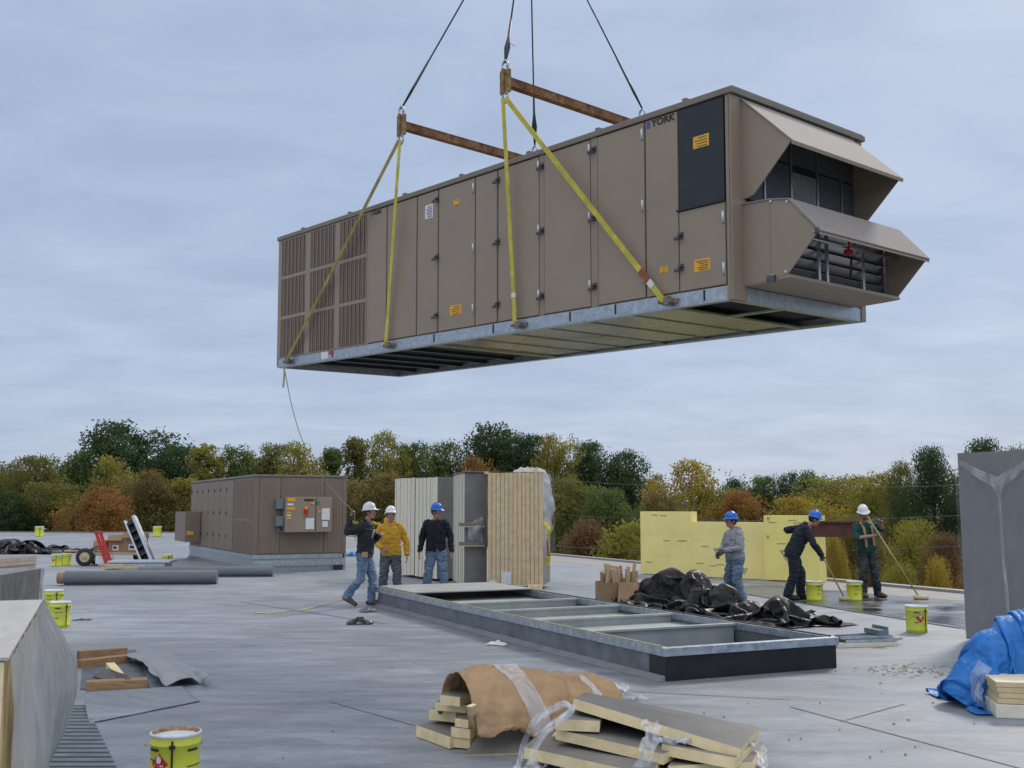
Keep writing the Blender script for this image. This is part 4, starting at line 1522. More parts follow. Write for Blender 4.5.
# right hand wrapped bundle
o, L, s = bundle('wrapped_bundle', 'tall grey bundle wrapped in clear film with a gathered seam, at the right edge', (6.04, 14.6, 0), (6.74, 13.6, 0), 1.22, .02, 2.49, 'short', 13, M_edge_c, None, seed=7,
                 m_face=mat('grey_facer_wrapped', (0.235, 0.23, 0.225), 0.5, var=.06, scale=2))
q = MB()
q.sheet(lambda u, v: (-.03 + u * (L + .06), (-.03 - .014 * fbm((u * 5, v * 3, 2), 4)) * s, .02 + v * 2.48), 30, 40)
q.sheet(lambda u, v: (-.025 + .012 * fbm((u * 4, v * 3, 7), 3), (-.03 + u * 1.26) * s, .02 + v * 2.48), 10, 30)
q.obj('film', film_mat('stretch_film_veil', .04, spread=.04, bmp=.12), o)
q = MB()
def band(p, q_, wid0, wid1, sd_):
    p, q_ = Vector(p), Vector(q_)
    d = (q_ - p).normalized()
    sv = Vector((d.z, 0, -d.x))
    def fn(u, v):
        c = p.lerp(q_, u)
        wd = wid0 + (wid1 - wid0) * u
        f = (v - .5) * wd * (1 + .25 * fbm((u * 6, v * 2, sd_), 2))
        return (c.x + sv.x * f, (-.055 - .025 * abs(math.sin(v * 9 + u * 4))) * s, c.z + sv.z * f)
    return fn
cx = .60
q.sheet(band((.08, 0, 2.36), (cx, 0, 2.06), .06, .16, 1), 14, 8)
q.sheet(band((1.14, 0, 2.40), (cx, 0, 2.06), .06, .16, 2), 14, 8)
q.sheet(band((cx, 0, 2.14), (cx + .01, 0, 1.9), .22, .05, 3), 10, 8)
q.sheet(band((cx + .01, 0, 1.93), (cx + .06, 0, .25), .04, .035, 4), 24, 6)
q.obj('gathered_film', film_mat('stretch_film_gathered', .30, spread=.26), o)

# yellow boards along the roof edge
def xps(label, p0, p1, thick, z1, mm, marks, seams, seed):
    a, b, L = rect_frame(p0, p1)
    o = thing('yellow_board', label, 'insulation', (p0.x, p0.y, 0), (0, 0, math.atan2(a.y, a.x)), 'yellow boards on the roof edge')
    q = MB()
    n = len(seams) + 1
    zs = [0.03] + seams + [z1]
    for za, zb in zip(zs, zs[1:]):
        q.box((0, 0, za + .001), (L, thick, zb - .001), bev=.002)
    q.obj('boards', mm, o)
    for (x, z, sc) in marks:
        q = MB()
        t = [(x - sc, 0, z + sc * .75), (x + sc, 0, z + sc * .75), (x, 0, z - sc * .85)]
        i_ = [(x - sc * .48, 0, z + sc * .46), (x + sc * .48, 0, z + sc * .46), (x, 0, z - sc * .38)]
        for k in range(3):
            j = (k + 1) % 3
            q.add([Vector(t[k]) + Vector((0, -.004, 0)), Vector(t[j]) + Vector((0, -.004, 0)), Vector(i_[j]) + Vector((0, -.004, 0)), Vector(i_[k]) + Vector((0, -.004, 0))], [(0, 1, 2, 3)])
        q.box((x - sc * .2, -.006, z + sc * .1), (x + sc * .2, -.0005, z + sc * .3))
        q.obj('printed_mark', M_faded, o)
    rr = random.Random(seed)
    for k in range(3 + int(L * 2)):
        q = MB()
        x, z = rr.uniform(.1, L - .35), rr.choice(zs[1:]) - rr.uniform(.1, .2)
        q.box((x, -.003, z + .010), (x + .20, -.0004, z + .016))
        for j in range(5):
            q.box((x + j * .045, -.0035, z), (x + j * .045 + .032, -.0005, z + .03))
        q.obj('printed_text', M_faded, o)
    return o
M_faded = mat('faded_print', (.36, .34, .19), .7, var=.1)
xA, xB, xC, xD = gp(641, 574), gp(692, 577), gp(766, 580.5), gp(818, 583)
xps('taller left board of the yellow insulation boards', xA, xB, .25, 1.66, M_xps, [], [.5, 1.05], 3)
xps('lower middle board of the yellow boards, behind the man in the grey hoodie', xB + Vector((.01, .01, 0)), xC, .25, 1.40, M_xps, [((xC - xB).length * .38, .62, .16), ((xC - xB).length * .72, .2, .1)], [.48, .95], 5)
q = xps('brighter right block of the yellow boards, with a triangle mark', xC + Vector((-.06, -.18, 0)), xD + Vector((0, -.1, 0)), .5, 1.57, M_xps2, [(.55, .62, .17), (.12, 1.48, .06), (.10, 1.05, .05)], [1.0], 6)

# rusty steel frame at the roof edge
fr = thing('rusty_gantry', 'rusty red steel beam on a post at the roof edge between two men with rollers', 'gantry', (6.75, 24.5, 0), (0, 0, R(-8)))
q = MB()
q.box((0, -.08, 1.42), (1.35, .08, 1.46)); q.box((0, -.08, 1.10), (1.35, .08, 1.14)); q.box((0, -.015, 1.14), (1.35, .015, 1.42))
q.obj('beam', M_rust2, fr)
for x in (1.24,):
    q = MB()
    q.box((x - .06, -.07, 0.012), (x - .045, .07, 1.098)); q.box((x + .045, -.07, .012), (x + .06, .07, 1.098)); q.box((x - .045, -.012, .012), (x + .045, .012, 1.098))
    q.box((x - .11, -.11, 0), (x + .11, .11, .012))
    q.obj('post', M_rust2, fr)

# foam bundles at the left edge
o, L, s = bundle('foam_bundle', 'big film wrapped foam bundle in the lower left corner, with a pale grey top', (-1.67, 3.62, 0), (-2.525, 5.85, 0), 1.22, .03, 1.25, 'flat', 2, M_edge_y, None, seed=8, jit=.004)
# its top cover and the film that hangs off its right side
a, b, L_ = rect_frame(Vector((-1.67, 3.62, 0)), Vector((-2.525, 5.85, 0)))
q = MB()
q.box((-.012, -.012 * s, 1.2515), (L + .012, 1.23 * s, 1.262))
q.obj('cover_sheet', mat('pale_wrap', (.40, .385, .365), .5, var=.12, scale=3, stretch=(1, 4, 1), bump=.1, bscale=8), o)
q = MB()
def hang(u, v):
    # u along the long right side, v from the top down to the roof
    bul = .02 + (.19 * math.sin(PI * min(1, v * 1.25)) ** 1.2 * (.15 + .85 * u) if v < .8 else 0) * (.8 + .3 * fbm((u * 2.2, v * 2, 6), 3))
    return (u * (L + .03), -s * bul - s * .012 * fbm((u * 9, v * 4, 3), 3), 1.262 - v * 1.24)
q.sheet(hang, 40, 40)
q.sheet(lambda u, v: (L + .03 + .01 * fbm((u * 3, v * 4, 5), 2), hang(1, v)[1] * (1 - u) + u * s * 1.2, 1.262 - v * 1.24), 10, 30)
q.obj('film', M_filmgrey, o)
o, L, s = bundle('foam_bundle', 'second grey wrapped foam bundle at the left edge, behind the biggest one', (-5.56, 10.9, 0), (-5.80, 13.4, 0), 1.22, .03, 1.0, 'flat', 16, M_facer, None, seed=9, jit=.006)
q = MB()
q.sheet(lambda u, v: (u * (L + .03), -s * (.02 + .05 * abs(fbm((u * 3, v * 2, 3), 3))), 1.01 - v * .98), 24, 14)
q.box((-.01, -.01 * s, 1.002), (L + .01, 1.23 * s, 1.012))
q.obj('film', film_mat('stretch_film_brownish', .8, (.30, .275, .25)), o)
o, L, s = bundle('foam_bundle', 'low tan board stack at the left edge with a whitish base', (-12.0, 20.4, 0), (-9.45, 20.0, 0), 1.2, .22, .82, 'flat', 8, mat('tan_edge', (.42, .35, .27), .8, var=.12), None, seed=10)
q = MB(); q.box((0, .02 * s, 0.0), (L, 1.2 * s, .2), bev=.01); q.obj('pallet', M_white, o)

# foam under the blue tarpaulin at the right edge
o, L, s = bundle('foam_stack', 'cream and tan foam boards sticking out below the blue tarpaulin', (4.08, 9.27, 0), (6.5, 8.75, 0), 1.22, .12, .30, 'flat', 4, M_edge_t, None, seed=11, m_face=M_edge_c)
q = MB(); q.box((-.02, .0, 0), (L, 1.22 * s, .115), bev=.008); q.box((.85, .35 * s, .325), (L, 1.2 * s, .55), bev=.01); q.obj('boards_below', M_edge_c, o)
q = MB()
q.sheet(lambda u, v: (-.04 - .10 * math.sin(PI * v) * (1 + fbm((u * 4, v * 3, 2), 2)), s * u * .7 - .03 * s, .01 + v * .40), 10, 10)
q.sheet(lambda u, v: (.35 + u * 2.0, s * (.05 - .1 * v + .05 * fbm((u * 4, v * 3, 1), 3)), .36 + .32 * (1 - v) ), 16, 8)
q.obj('film', M_film, o)

# ---------------------------------------------------------------- pails
PAILG = 'yellow adhesive pails'


def make_pail(label, loc, rz=0.0, tilt=None, opened=False, lid=True, warn=True, sc=1.0, dirty=0.0):
    o = thing('adhesive_pail', label, 'pail', loc, tilt if tilt else (0, 0, rz), PAILG)
    o.scale = (sc, sc, sc)
    m = MB()
    r0, r1, h = .143, .150, .37
    m.lathe([(0, 0), (r0 - .006, 0), (r0, .008), (r0, .03), (r0 + .003, .034), (r0 + .003, .04), (r0, .044), (r0 + .004, .2), (r1 - .002, h - .07), (r1 + .003, h - .066),
             (r1 + .003, h - .058), (r1, h - .054), (r1, h - .02)], 40)
    m.lathe([(r0 - .006, .01), (r1 - .006, h - .02)], 40)
    m.obj('body', M_pail, o)
    m = MB()
    if opened:
        m.lathe([(r1, h - .02), (r1 + .006, h - .012), (r1 + .006, h), (r1 - .004, h + .002), (r1 - .012, h - .004), (r1 - .02, h - .02), (r1 - .024, h - .034), (0, h - .036)], 40,
                mis=[0, 0, 0, 1, 1, 0, 0])
    else:
        m.lathe([(r1, h - .02), (r1 + .007, h - .016), (r1 + .007, h), (r1, h + .004), (r1 - .012, h + .001), (r1 - .016, h - .012), (0, h - .012)], 40)
    m.obj('lid', [M_pailtop, M_pailrust], o)
    if warn:
        a = R(-112)
        M = Matrix.Rotation(a + PI / 2, 4, 'Z') @ Matrix.Translation((0, -(r1 + .0015), .205))
        q = MB()
        k = 8
        def dia(u, v):
            x = (u - v) * .062
            z = (u + v - 1) * .062
            return M @ Vector((x, (r1 + .002) - math.sqrt((r1 + .002) ** 2 - x * x), z))
        q.sheet(dia, k, k)
        q.obj('warning_diamond', M_red, o)
        q = MB()
        fl = [(-.012, 0.003), (.012, .003), (.02, .022), (.008, .05), (.004, .03), (-.006, .058), (-.018, .025)]
        q.add([M @ Vector((x, -.002, z)) for x, z in fl], [tuple(range(len(fl)))])
        for i in range(5):
            x = -.034 + i * .014
            q.add([M @ Vector((x, -.0005 + abs(x) * .1, -.018)), M @ Vector((x + .01, -.0005 + abs(x) * .1, -.018)), M @ Vector((x + .01, -.0005 + abs(x) * .1, -.006)), M @ Vector((x, -.0005 + abs(x) * .1, -.006))], [(0, 1, 2, 3)])
        q.obj('warning_print', M_white, o)
    q = MB()
    a = R(-80)
    M = Matrix.Rotation(a + PI / 2, 4, 'Z')
    q.box((-.006, -r1 - .006, .02), (.006, -r1 - .0005, h - .03), M=M)
    q.box((-.018, -r1 - .016, h - .075), (.018, -r1 - .001, h - .055), M=M)
    q.obj('seam_latch', M_rubber, o)
    q = MB()
    hang_ = -.9 + .5 * math.sin(loc[0] * 3)
    hp = [(math.cos(t) * (r1 + .008), -math.sin(t) * .13 * math.cos(hang_), h - .055 + math.sin(t) * .13 * math.sin(hang_)) for t in [PI * k / 12 for k in range(13)]]
    Mh = Matrix.Rotation(loc[1] * 2.3, 4, 'Z')
    q.tube([Mh @ Vector((x, y - (r1 * .98) * math.sin(PI * k / 12), z)) for k, (x, y, z) in enumerate(hp)], .0032, n=6)
    q.obj('handle', M_steel, o)
    for (a0, z, n, hh) in () if loc[1] > 25 else ((-140, .275, 4, .016), (-140, .22, 6, .005), (-140, .14, 3, .009), (-40, .27, 4, .014), (-40, .18, 6, .005)):
        q = MB()
        for i in range(n):
            M = Matrix.Rotation(R(a0 + i * 7.5) + PI / 2, 4, 'Z')
            q.box((-.0105, -r1 - .002, z), (.0085, -r1 + .001, z + hh), M=M)
        q.obj('print', M_ink, o)
    return o


make_pail('nearest yellow pail with a rusty rim, open, at the bottom left', (-2.09, 6.89, 0), 0, opened=True)
make_pail('yellow pail with a white lid right beside the wrapped foam bundle, front one of two', gp(59, 627), R(50), warn=False)
make_pail('yellow pail half hidden behind the front one beside the wrapped foam', gp(53, 612), R(30), warn=False)
make_pail('left of two yellow pails standing together behind the long roll', gp(56, 566.5), R(10))
make_pail('right of two yellow pails standing together behind the long roll', gp(66, 565.5) + Vector((0.0, .0, 0)), R(-40))
make_pail('lone yellow pail farthest left on the far roof edge', gp(39, 536.8), R(20), warn=False, sc=1.7)
make_pail('lone yellow pail on the far roof near the installed brown unit', gp(157, 536.8), R(70), warn=False, sc=1.7)
make_pail('yellow pail with a red mark at the right end of the cart of boxes', gp(167, 567), R(20))
make_pail('yellow pail at the feet of the man in navy overalls', gp(814.5, 601), R(60), warn=False)
make_pail('yellow pail on the wet strip between the two roller men', gp(855, 601), R(35), warn=False)
make_pail('yellow pail with a red diamond in front of the wrapped grey bundle', gp(917, 632), R(22))

# ---------------------------------------------------------------- rolls of membrane
def roll(label, a, b, rad, core=True):
    a, b = Vector(a), Vector(b)
    d = (b - a); L = d.length; d.normalize()
    o = thing('membrane_roll', label, 'roll', (a.x, a.y, 0), (0, 0, math.atan2(d.y, d.x)), 'rolls of roofing membrane')
    m = MB()
    n = 40
    for i in range(1):
        ring = []
    vs, fs = [], []
    xs_ = [0, .02] + [L * k / 14 for k in range(1, 14)] + [L - .02, L]
    for i, x in enumerate(xs_):
        for k in range(n):
            t = 2 * PI * k / n
            r_ = rad * (1 + .012 * fbm((x * .8, math.cos(t), math.sin(t)), 2)) * (.985 if i in (0, len(xs_) - 1) else 1)
            z = rad * .97 + r_ * math.sin(t)
            vs.append((x, r_ * math.cos(t), max(0.0, z)))
    for i in range(len(xs_) - 1):
        for k in range(n):
            fs.append((i * n + k, i * n + (k + 1) % n, (i + 1) * n + (k + 1) % n, (i + 1) * n + k))
    m.add(vs, fs, 0, None, True)
    m.add([vs[k] for k in range(n)], [tuple(range(n))[::-1]])
    m.add([vs[len(vs) - n + k] for k in range(n)], [tuple(range(n))])
    # loose outer lap
    m.box((.05, -rad * 1.0, .004), (L - .05, -rad * .55, .012))
    m.obj('membrane', M_mem, o)
    if core:
        q = MB()
        Mx = Matrix.Translation((-.16, 0, rad * .97)) @ Matrix.Rotation(PI / 2, 4, 'Y')
        q.lathe([(rad * .80, .16), (rad * .80, 0), (rad * .66, 0), (rad * .66, .16)], 28, M=Mx, mis=[0, 1, 0])
        q.obj('core_tube', [M_card, M_white], o)
    return o


roll('long dark grey membrane roll with a cardboard core at its left end', gp(65, 585), gp(217, 584), .165)
roll('second membrane roll lying behind the long one, reaching to the installed unit', gp(138, 577), gp(273, 576.5), .135, False)

# ---------------------------------------------------------------- cart with boxes, stepladder and channel
cb = gp(112, 566)
cart = thing('hand_cart', 'flat hand cart with a black wheel in front of the cardboard boxes', 'cart', cb, (0, 0, R(4)))
m = MB(); m.box((-1.0, .1, .32), (.75, 1.0, .40), bev=.01); m.box((-1.25, .5, .36), (-1.0, .56, .40)); m.box((-1.6, .5, .42), (-1.2, .55, .46)); m.obj('platform', M_woodpale, cart)
for (x, y) in ((-.82, .02), (-.82, 1.06), (.6, 1.06)):
    q = MB()
    M = Matrix.Translation((x, y, .27)) @ Matrix.Rotation(PI / 2, 4, 'X')
    q.lathe([(.15, -.05), (.22, -.055), (.27, -.03), (.27, .03), (.22, .055), (.15, .05)], 28, M=M)
    q.lathe([(.15, -.05), (.05, -.03), (.04, -.07), (0, -.07)], 28, 1, M=M)
    q.lathe([(.15, .05), (.05, .03), (.04, .07), (0, .07)], 28, 1, M=M)
    q.obj('wheel', [M_rubber, M_woodpale], cart)
q = MB()
q.box((-.50, -.02, .06), (.02, .08, .31), bev=.02); q.obj('side_box', M_white, cart)


def carton(label, loc, sx, sy, sz, rz, flaps=True, name='cardboard_box', grp='cardboard boxes on the cart'):
    o = thing(name, label, 'box', loc, (0, 0, rz), grp)
    m = MB()
    t = .012
    m.box((0, 0, 0), (sx, sy, .012)); m.box((0, 0, .012), (sx, t, sz)); m.box((0, sy - t, .012), (sx, sy, sz)); m.box((0, t, .012), (t, sy - t, sz)); m.box((sx - t, t, .012), (sx, sy - t, sz))
    m.obj('carton', M_card, o)
    if flaps:
        for (p, d, n_) in (((0, 0), (sx, 0), (0, -1)), ((0, sy), (sx, 0), (0, 1))):
            q = MB()
            a = Vector((p[0], p[1], sz)); b_ = a + Vector((d[0], d[1], 0))
            dn = Vector((0, n_[1] * .12, -.16))
            q.hexa([a + Vector((0, n_[1] * .004, 0)), b_ + Vector((0, n_[1] * .004, 0)), b_ + dn, a + dn], .006)
            q.obj('flap', M_card, o)
    q = MB(); q.box((sx * .30, -.004, sz * .12), (sx * .72, -.0005, sz * .42)); q.box((sx * .36, -.005, sz * .2), (sx * .6, -.0041, sz * .34), 1)
    q.obj('paper_label', [M_white, M_ink], o)
    return o


carton('small cardboard box with a white label at the left end of the cart', cb + Vector((-.66, .22, .40)), .36, .4, .36, R(4))
carton('middle cardboard box behind the red stepladder', cb + Vector((-.24, .25, .40)), .44, .5, .52, R(4))
carton('right hand cardboard box against the leaning grey channel', cb + Vector((.22, .22, .40)), .60, .55, .60, R(2))
# red stepladder, folded and leaning
st = thing('stepladder', 'red folded stepladder leaning against the boxes', 'stepladder', cb + Vector((-.62, -.2, 0)), (0, 0, R(6)))
def slope_bar(q, x0, z0, x1, z1, y, wd, th, mi=0):
    d = Vector((x1 - x0, 0, z1 - z0)).normalized()
    n = Vector((d.z, 0, -d.x)) * wd / 2
    a, b_ = Vector((x0, y, z0)), Vector((x1, y, z1))
    q.prism([a + n, a - n, b_ - n, b_ + n], (0, th, 0), mi)
for dx in (0, .13):
    q = MB(); slope_bar(q, .52 + dx, .02, .16 + dx, 1.0, 0, .09, .05); q.obj('rail', M_red, st)
for k in range(4):
    t = .12 + k * .24
    q = MB()
    x, z = .52 - .36 * t, .02 + .98 * t
    q.box((x - .02, .012, z - .02), (x + .15, .045, z + .02)); q.obj('step', M_red, st)
q = MB(); q.box((.10, -.02, .98), (.36, .07, 1.05), bev=.01); q.obj('top_cap', M_red, st)
# leaning channel
q = MB()
a, b_ = gp(150, 567), Vector(at(130, 519, 33.2))
d = (b_ - a).normalized()
sx = Vector((d.z, 0, -d.x)).normalized()
yy = d.cross(sx)
def cbox(w0, w1, t0, t1, l0, l1, mi):
    vs = []
    for l in (l0, l1):
        for (u, t) in ((w0, t0), (w1, t0), (w1, t1), (w0, t1)):
            vs.append(a + d * l + sx * u + yy * t)
    q.add(vs, [(0, 1, 2, 3)[::-1], (4, 5, 6, 7), (0, 1, 5, 4), (1, 2, 6, 5), (2, 3, 7, 6), (3, 0, 4, 7)], mi)
Lc = (b_ - a).length
cbox(-.17, -.12, -.10, .10, 0, Lc, 0); cbox(.10, .19, -.10, .10, 0, Lc, 1); cbox(-.14, .10, .06, .10, 0, Lc, 2)
for k in range(6):
    cbox(-.14, .10, -.08, .05, Lc * (.08 + k * .16), Lc * (.08 + k * .16) + .07, 2)
ch = q.obj('steel_channel', [M_steel, M_galv, M_rubber], loc=a)
tag(ch, 'grey steel channel leaning upright at the right end of the cart of boxes', 'steel channel')
# flat pieces lying in front of the cart
q = MB()
p0 = gp(105, 572)
q.box((0, 0, 0), (1.6, .9, .22), bev=.02); q.box((.05, -.02, .225), (1.75, .85, .30), bev=.02)
o = q.obj('sheet_stack', M_galv); o.location = p0 + Vector((0, .0, 0)); o.rotation_euler = (0, 0, R(5))
tag(o, 'flat stack of grey sheets lying between cart and long membrane roll', 'sheet stack')
q = MB()
rr = random.Random(12)
for k in range(7):
    x, y = rr.uniform(-.5, .3), rr.uniform(-.2, .3)
    M = Matrix.Translation((x, y, .02 + k * .03)) @ Matrix.Rotation(rr.uniform(-.8, .8), 4, 'Z')
    q.box((-.35, -.05, 0), (.35, .05, .035), M=M)
o = q.obj('lumber_scraps', M_woodpale); o.location = gp(120, 573) + Vector((.2, -.2, .0))
kind(o, 'stuff')


# ---------------------------------------------------------------- crumpled sheets
def heap(name, label, cat, pts_env, m, loc, rz, sx, sy, hfun, th=.008, nu=80, nv=60, group=None):
    q = MB()
    def fn(u, v):
        x, y = (u - .5) * sx, (v - .5) * sy
        ex = 1 - abs(2 * u - 1) ** 9
        ey = 1 - abs(2 * v - 1) ** 4
        edge = 1 + .16 * fbm((u * 3, v * 3, 1.7 + sx), 3)
        z = hfun(u, v) * max(0, min(1, ex * ey * 1.6))
        jx = .10 * sx * .25 * fbm((u * 4, v * 4, 9), 3)
        jy = .10 * sy * .5 * fbm((u * 4, v * 4, 19), 3)
        return (x * edge + jx, y * edge + jy, max(.012, z + .015))
    q.sheet(fn, nu, nv, th)
    o = q.obj(name, m)
    o.location = loc
    o.rotation_euler = (0, 0, rz)
    sub = o.modifiers.new('smooth', 'SUBSURF'); sub.levels = 0; sub.render_levels = 1
    return tag(o, label, cat, group)


def folds(u, v, f, sd_):
    n1_ = fbm((u * f, v * f, sd_), 5)
    return 1 - 2.0 * abs(n1_)


def drape(n, m, rest, P, colliders, steps=260, iters=10, ground=.02, seed=0, bend=.25, pins=None, dmp=.97):
    """lets a sheet of n x m points fall on the roof and on whatever lies under it"""
    P = np.array(P, dtype=float).reshape(n, m, 3)
    Q = P.copy()
    rg = np.random.default_rng(seed)
    P[..., 2] += rg.normal(0, rest * .25, (n, m))
    sl_ = []
    def add(di, dj, k):
        # batches in which no point occurs twice
        Ls = rest * math.hypot(di, dj)
        ax = 0 if abs(di) >= abs(dj) else 1
        stp = max(abs(di), abs(dj)) * 2
        for o_ in range(stp):
            pick = [i for i in range((n - di) if ax == 0 else (m - abs(dj))) if (i % stp) // max(abs(di), abs(dj)) == (o_ // max(1, stp // 2))] if o_ in (0, stp // 2) else None
            if pick is None:
                continue
            pick = np.array(pick)
            if ax == 0:
                ii = pick[:, None] + np.zeros(m - abs(dj), int)[None]
                jj = np.arange(max(0, -dj), m - max(0, dj))[None] + np.zeros(len(pick), int)[:, None]
            else:
                jj = pick[None, :] + np.zeros(n - di, int)[:, None]
                ii = np.arange(n - di)[:, None] + np.zeros(len(pick), int)[None]
            sl_.append((ii, jj, ii + di, jj + dj, Ls, k))
    add(1, 0, 1.0); add(0, 1, 1.0); add(1, 1, .6); add(1, -1, .6); add(2, 0, bend); add(0, 2, bend)
    for st_ in range(steps):
        Vv = (P - Q) * dmp
        sp = np.linalg.norm(Vv, axis=2, keepdims=True)
        Vv *= np.minimum(1, .03 / np.maximum(sp, 1e-9))
        Q = P.copy()
        P = P + Vv
        P[..., 2] -= .0011
        for it in range(iters):
            for (a, b, c, d, Ls, k) in sl_:
                A, B = P[a, b], P[c, d]
                D = B - A
                l = np.linalg.norm(D, axis=2, keepdims=True)
                cor = D * ((l - Ls) / np.maximum(l, 1e-9) * .5 * k)
                P[a, b] = A + cor
                P[c, d] = B - cor
            if it % 3 == 2 or it == iters - 1:
                for (cx_, cy_, cz_, rx, ry, rz_) in colliders:
                    q_ = (P - (cx_, cy_, cz_)) / (rx, ry, rz_)
                    l = np.linalg.norm(q_, axis=2, keepdims=True)
                    ins = l < 1
                    P = np.where(ins, q_ / np.maximum(l, 1e-6) * (rx, ry, rz_) + (cx_, cy_, cz_), P)
                    Q = np.where(ins, Q + (P - Q) * .6, Q)
                low_ = P[..., 2] < ground
                P[..., 2] = np.maximum(P[..., 2], ground)
                Q = np.where(low_[..., None], P - (P - Q) * .3, Q)
            if pins is not None:
                P[pins] = pins_pos
    return P


def cloth_obj(P, name, m, loc, label, cat, th=.004, rz=0.0):
    n_, m_ = P.shape[:2]
    q = MB()
    q.sheet(lambda u, v: tuple(P[min(n_ - 1, int(round(u * (n_ - 1)))), min(m_ - 1, int(round(v * (m_ - 1))))]), n_ - 1, m_ - 1, th)
    o = q.obj(name, m)
    o.location = loc
    o.rotation_euler = (0, 0, rz)
    sb = o.modifiers.new('smooth', 'SUBSURF'); sb.levels = 0; sb.render_levels = 1
    return tag(o, label, cat)


def crumple(n, m, rest, sx, sy, z0, seed, amp=.5, fx=3.0):
    """starting state: the sheet gathered up into a smaller rectangle"""
    rr_ = random.Random(seed)
    out_ = np.zeros((n, m, 3))
    for i in range(n):
        for j in range(m):
            u, v = i / (n - 1), j / (m - 1)
            out_[i, j] = ((u - .5) * sx + .10 * noise.fractal((u * fx, v * fx, seed + 3.3), .8, 2, 3),
                          (v - .5) * sy + .10 * noise.fractal((u * fx, v * fx, seed + 7.7), .8, 2, 3),
                          z0 + amp * abs(noise.fractal((u * fx * 2.2, v * fx * 1.6, seed), .8, 2, 3)))
    return out_


# black plastic by the curb: a long crumpled heap, tall at the left, a bunched ball at the right
hA, hB = gp(640, 603), gp(794, 630)
hd = (hB - hA)
HL = hd.length
def hx(px):
    return (px - 717) / 154.0 * HL
col = [(hx(664), .05, .14, .42, .32, .53), (hx(690), .05, .2, .24, .30, .48), (hx(638), .0, .1, .22, .26, .34), (hx(650), -.2, .1, .2, .2, .3), (hx(722), .05, .14, .28, .3, .33), (hx(706), -.15, .1, .2, .25, .3), (hx(748), .0, .08, .24, .28, .20), (hx(778), -.10, .14, .19, .22, .29)]
P0 = crumple(124, 74, .050, HL * 1.04, 1.5, .66, 5, .6, 5.0)
Pb = drape(124, 74, .050, P0, col, steps=90, iters=9, seed=2, bend=.05)
cloth_obj(Pb, 'black_plastic_heap', M_blk, (hA + hB) / 2 + Vector((.26, .42, 0)), 'crumpled heap of shiny black plastic sheeting behind the roof curb', 'plastic sheeting', rz=math.atan2(hd.y, hd.x))
col = [(-1.2, 0, .1, .5, .5, .40), (-.2, .1, .1, .5, .5, .45), (.7, 0, .05, .5, .4, .35)]
P0 = crumple(90, 46, .08, 4.2, 1.7, .7, 9, .7, 5.0)
Pb = drape(90, 46, .08, P0, col, steps=80, iters=7, seed=3, bend=.06)
cloth_obj(Pb, 'black_tarpaulin', M_blk, gp(10, 553), 'dark crumpled tarpaulin at the far left edge of the roof', 'tarpaulin', rz=R(-4))

# blue tarpaulin: slides down from the foam stack to the roof
col = []
for (x, y, z, r_) in ((3.98, 9.84, .08, .14), (4.14, 9.88, .22, .19), (4.34, 9.93, .38, .21), (4.58, 9.98, .50, .22), (4.82, 10.0, .56, .24), (5.1, 10.0, .60, .26), (5.4, 10.0, .62, .26), (5.7, 10.0, .62, .26), (6.0, 10, .62, .26)):
    col.append((x - 4.4, y - 9.9, z + (.07 if x > 4.2 else .02), r_, r_ * 1.05, r_))
P0 = np.zeros((120, 70, 3))
for i in range(120):
    for j in range(70):
        u, v = i / 119, j / 69
        x = 4.0 + u * 2.1
        P0[i, j] = (x - 4.4 + .07 * noise.fractal((u * 7, v * 5, 1), .8, 2, 3), (v - .5) * .92 + .03 + .43 * min(1, max(0, (u - .16) * 3.5)) + .07 * noise.fractal((u * 7, v * 5, 4), .8, 2, 3),
                    max(.12, min(.95, (x - 3.90) * 1.02 + .05)) + .17 + .5 * abs(noise.fractal((u * 9, v * 5, 8), .8, 2, 3)))
Pb = drape(120, 70, .033, P0, col, steps=80, iters=9, seed=5, bend=.05, ground=.016)
cloth_obj(Pb, 'blue_tarpaulin', M_tarp, (4.4, 9.9, 0), 'bright blue crumpled tarpaulin draped over foam boards at the right edge', 'tarpaulin')

# cardboard box full of wood scraps
bx = thing('scrap_box', 'open cardboard box full of wood scraps beside the black plastic heap', 'box', gp(603, 603) + Vector((-.03, .05, 0)), (0, 0, R(8)))
q = MB()
q.box((0, 0, 0), (.74, .5, .012)); q.box((0, 0, .012), (.74, .012, .37)); q.box((0, .488, .012), (.74, .5, .37)); q.box((0, .012, .012), (.012, .488, .37)); q.box((.728, .012, .012), (.74, .488, .37))
q.obj('carton', M_card, bx)
q = MB(); q.hexa([(.34, -.004, .37), (.72, -.004, .37), (.66, -.24, .02), (.26, -.22, .02)], .008); q.obj('flap', M_card, bx)
rr = random.Random(5)
BL = bx.location.copy()
for k in range(34):
    q = MB()
    x, y = rr.uniform(.06, .68), rr.uniform(.06, .44)
    h_ = rr.uniform(.44, .70) + (.14 if k in (7, 15) else 0)
    q.box((-.02, -.03, 0), (.022, .03, h_))
    w_ = q.obj('wood_scrap', M_woodpale if k % 4 else M_wood)
    w_.location = BL + Vector((x, y + x * .1, .014))
    w_.rotation_euler = (rr.uniform(-.12, .12), rr.uniform(-.2, .2), rr.uniform(0, 3))
    tag(w_, 'short pale wood scrap sticking up out of the cardboard box', 'wood scrap', 'wood scraps in the cardboard box')

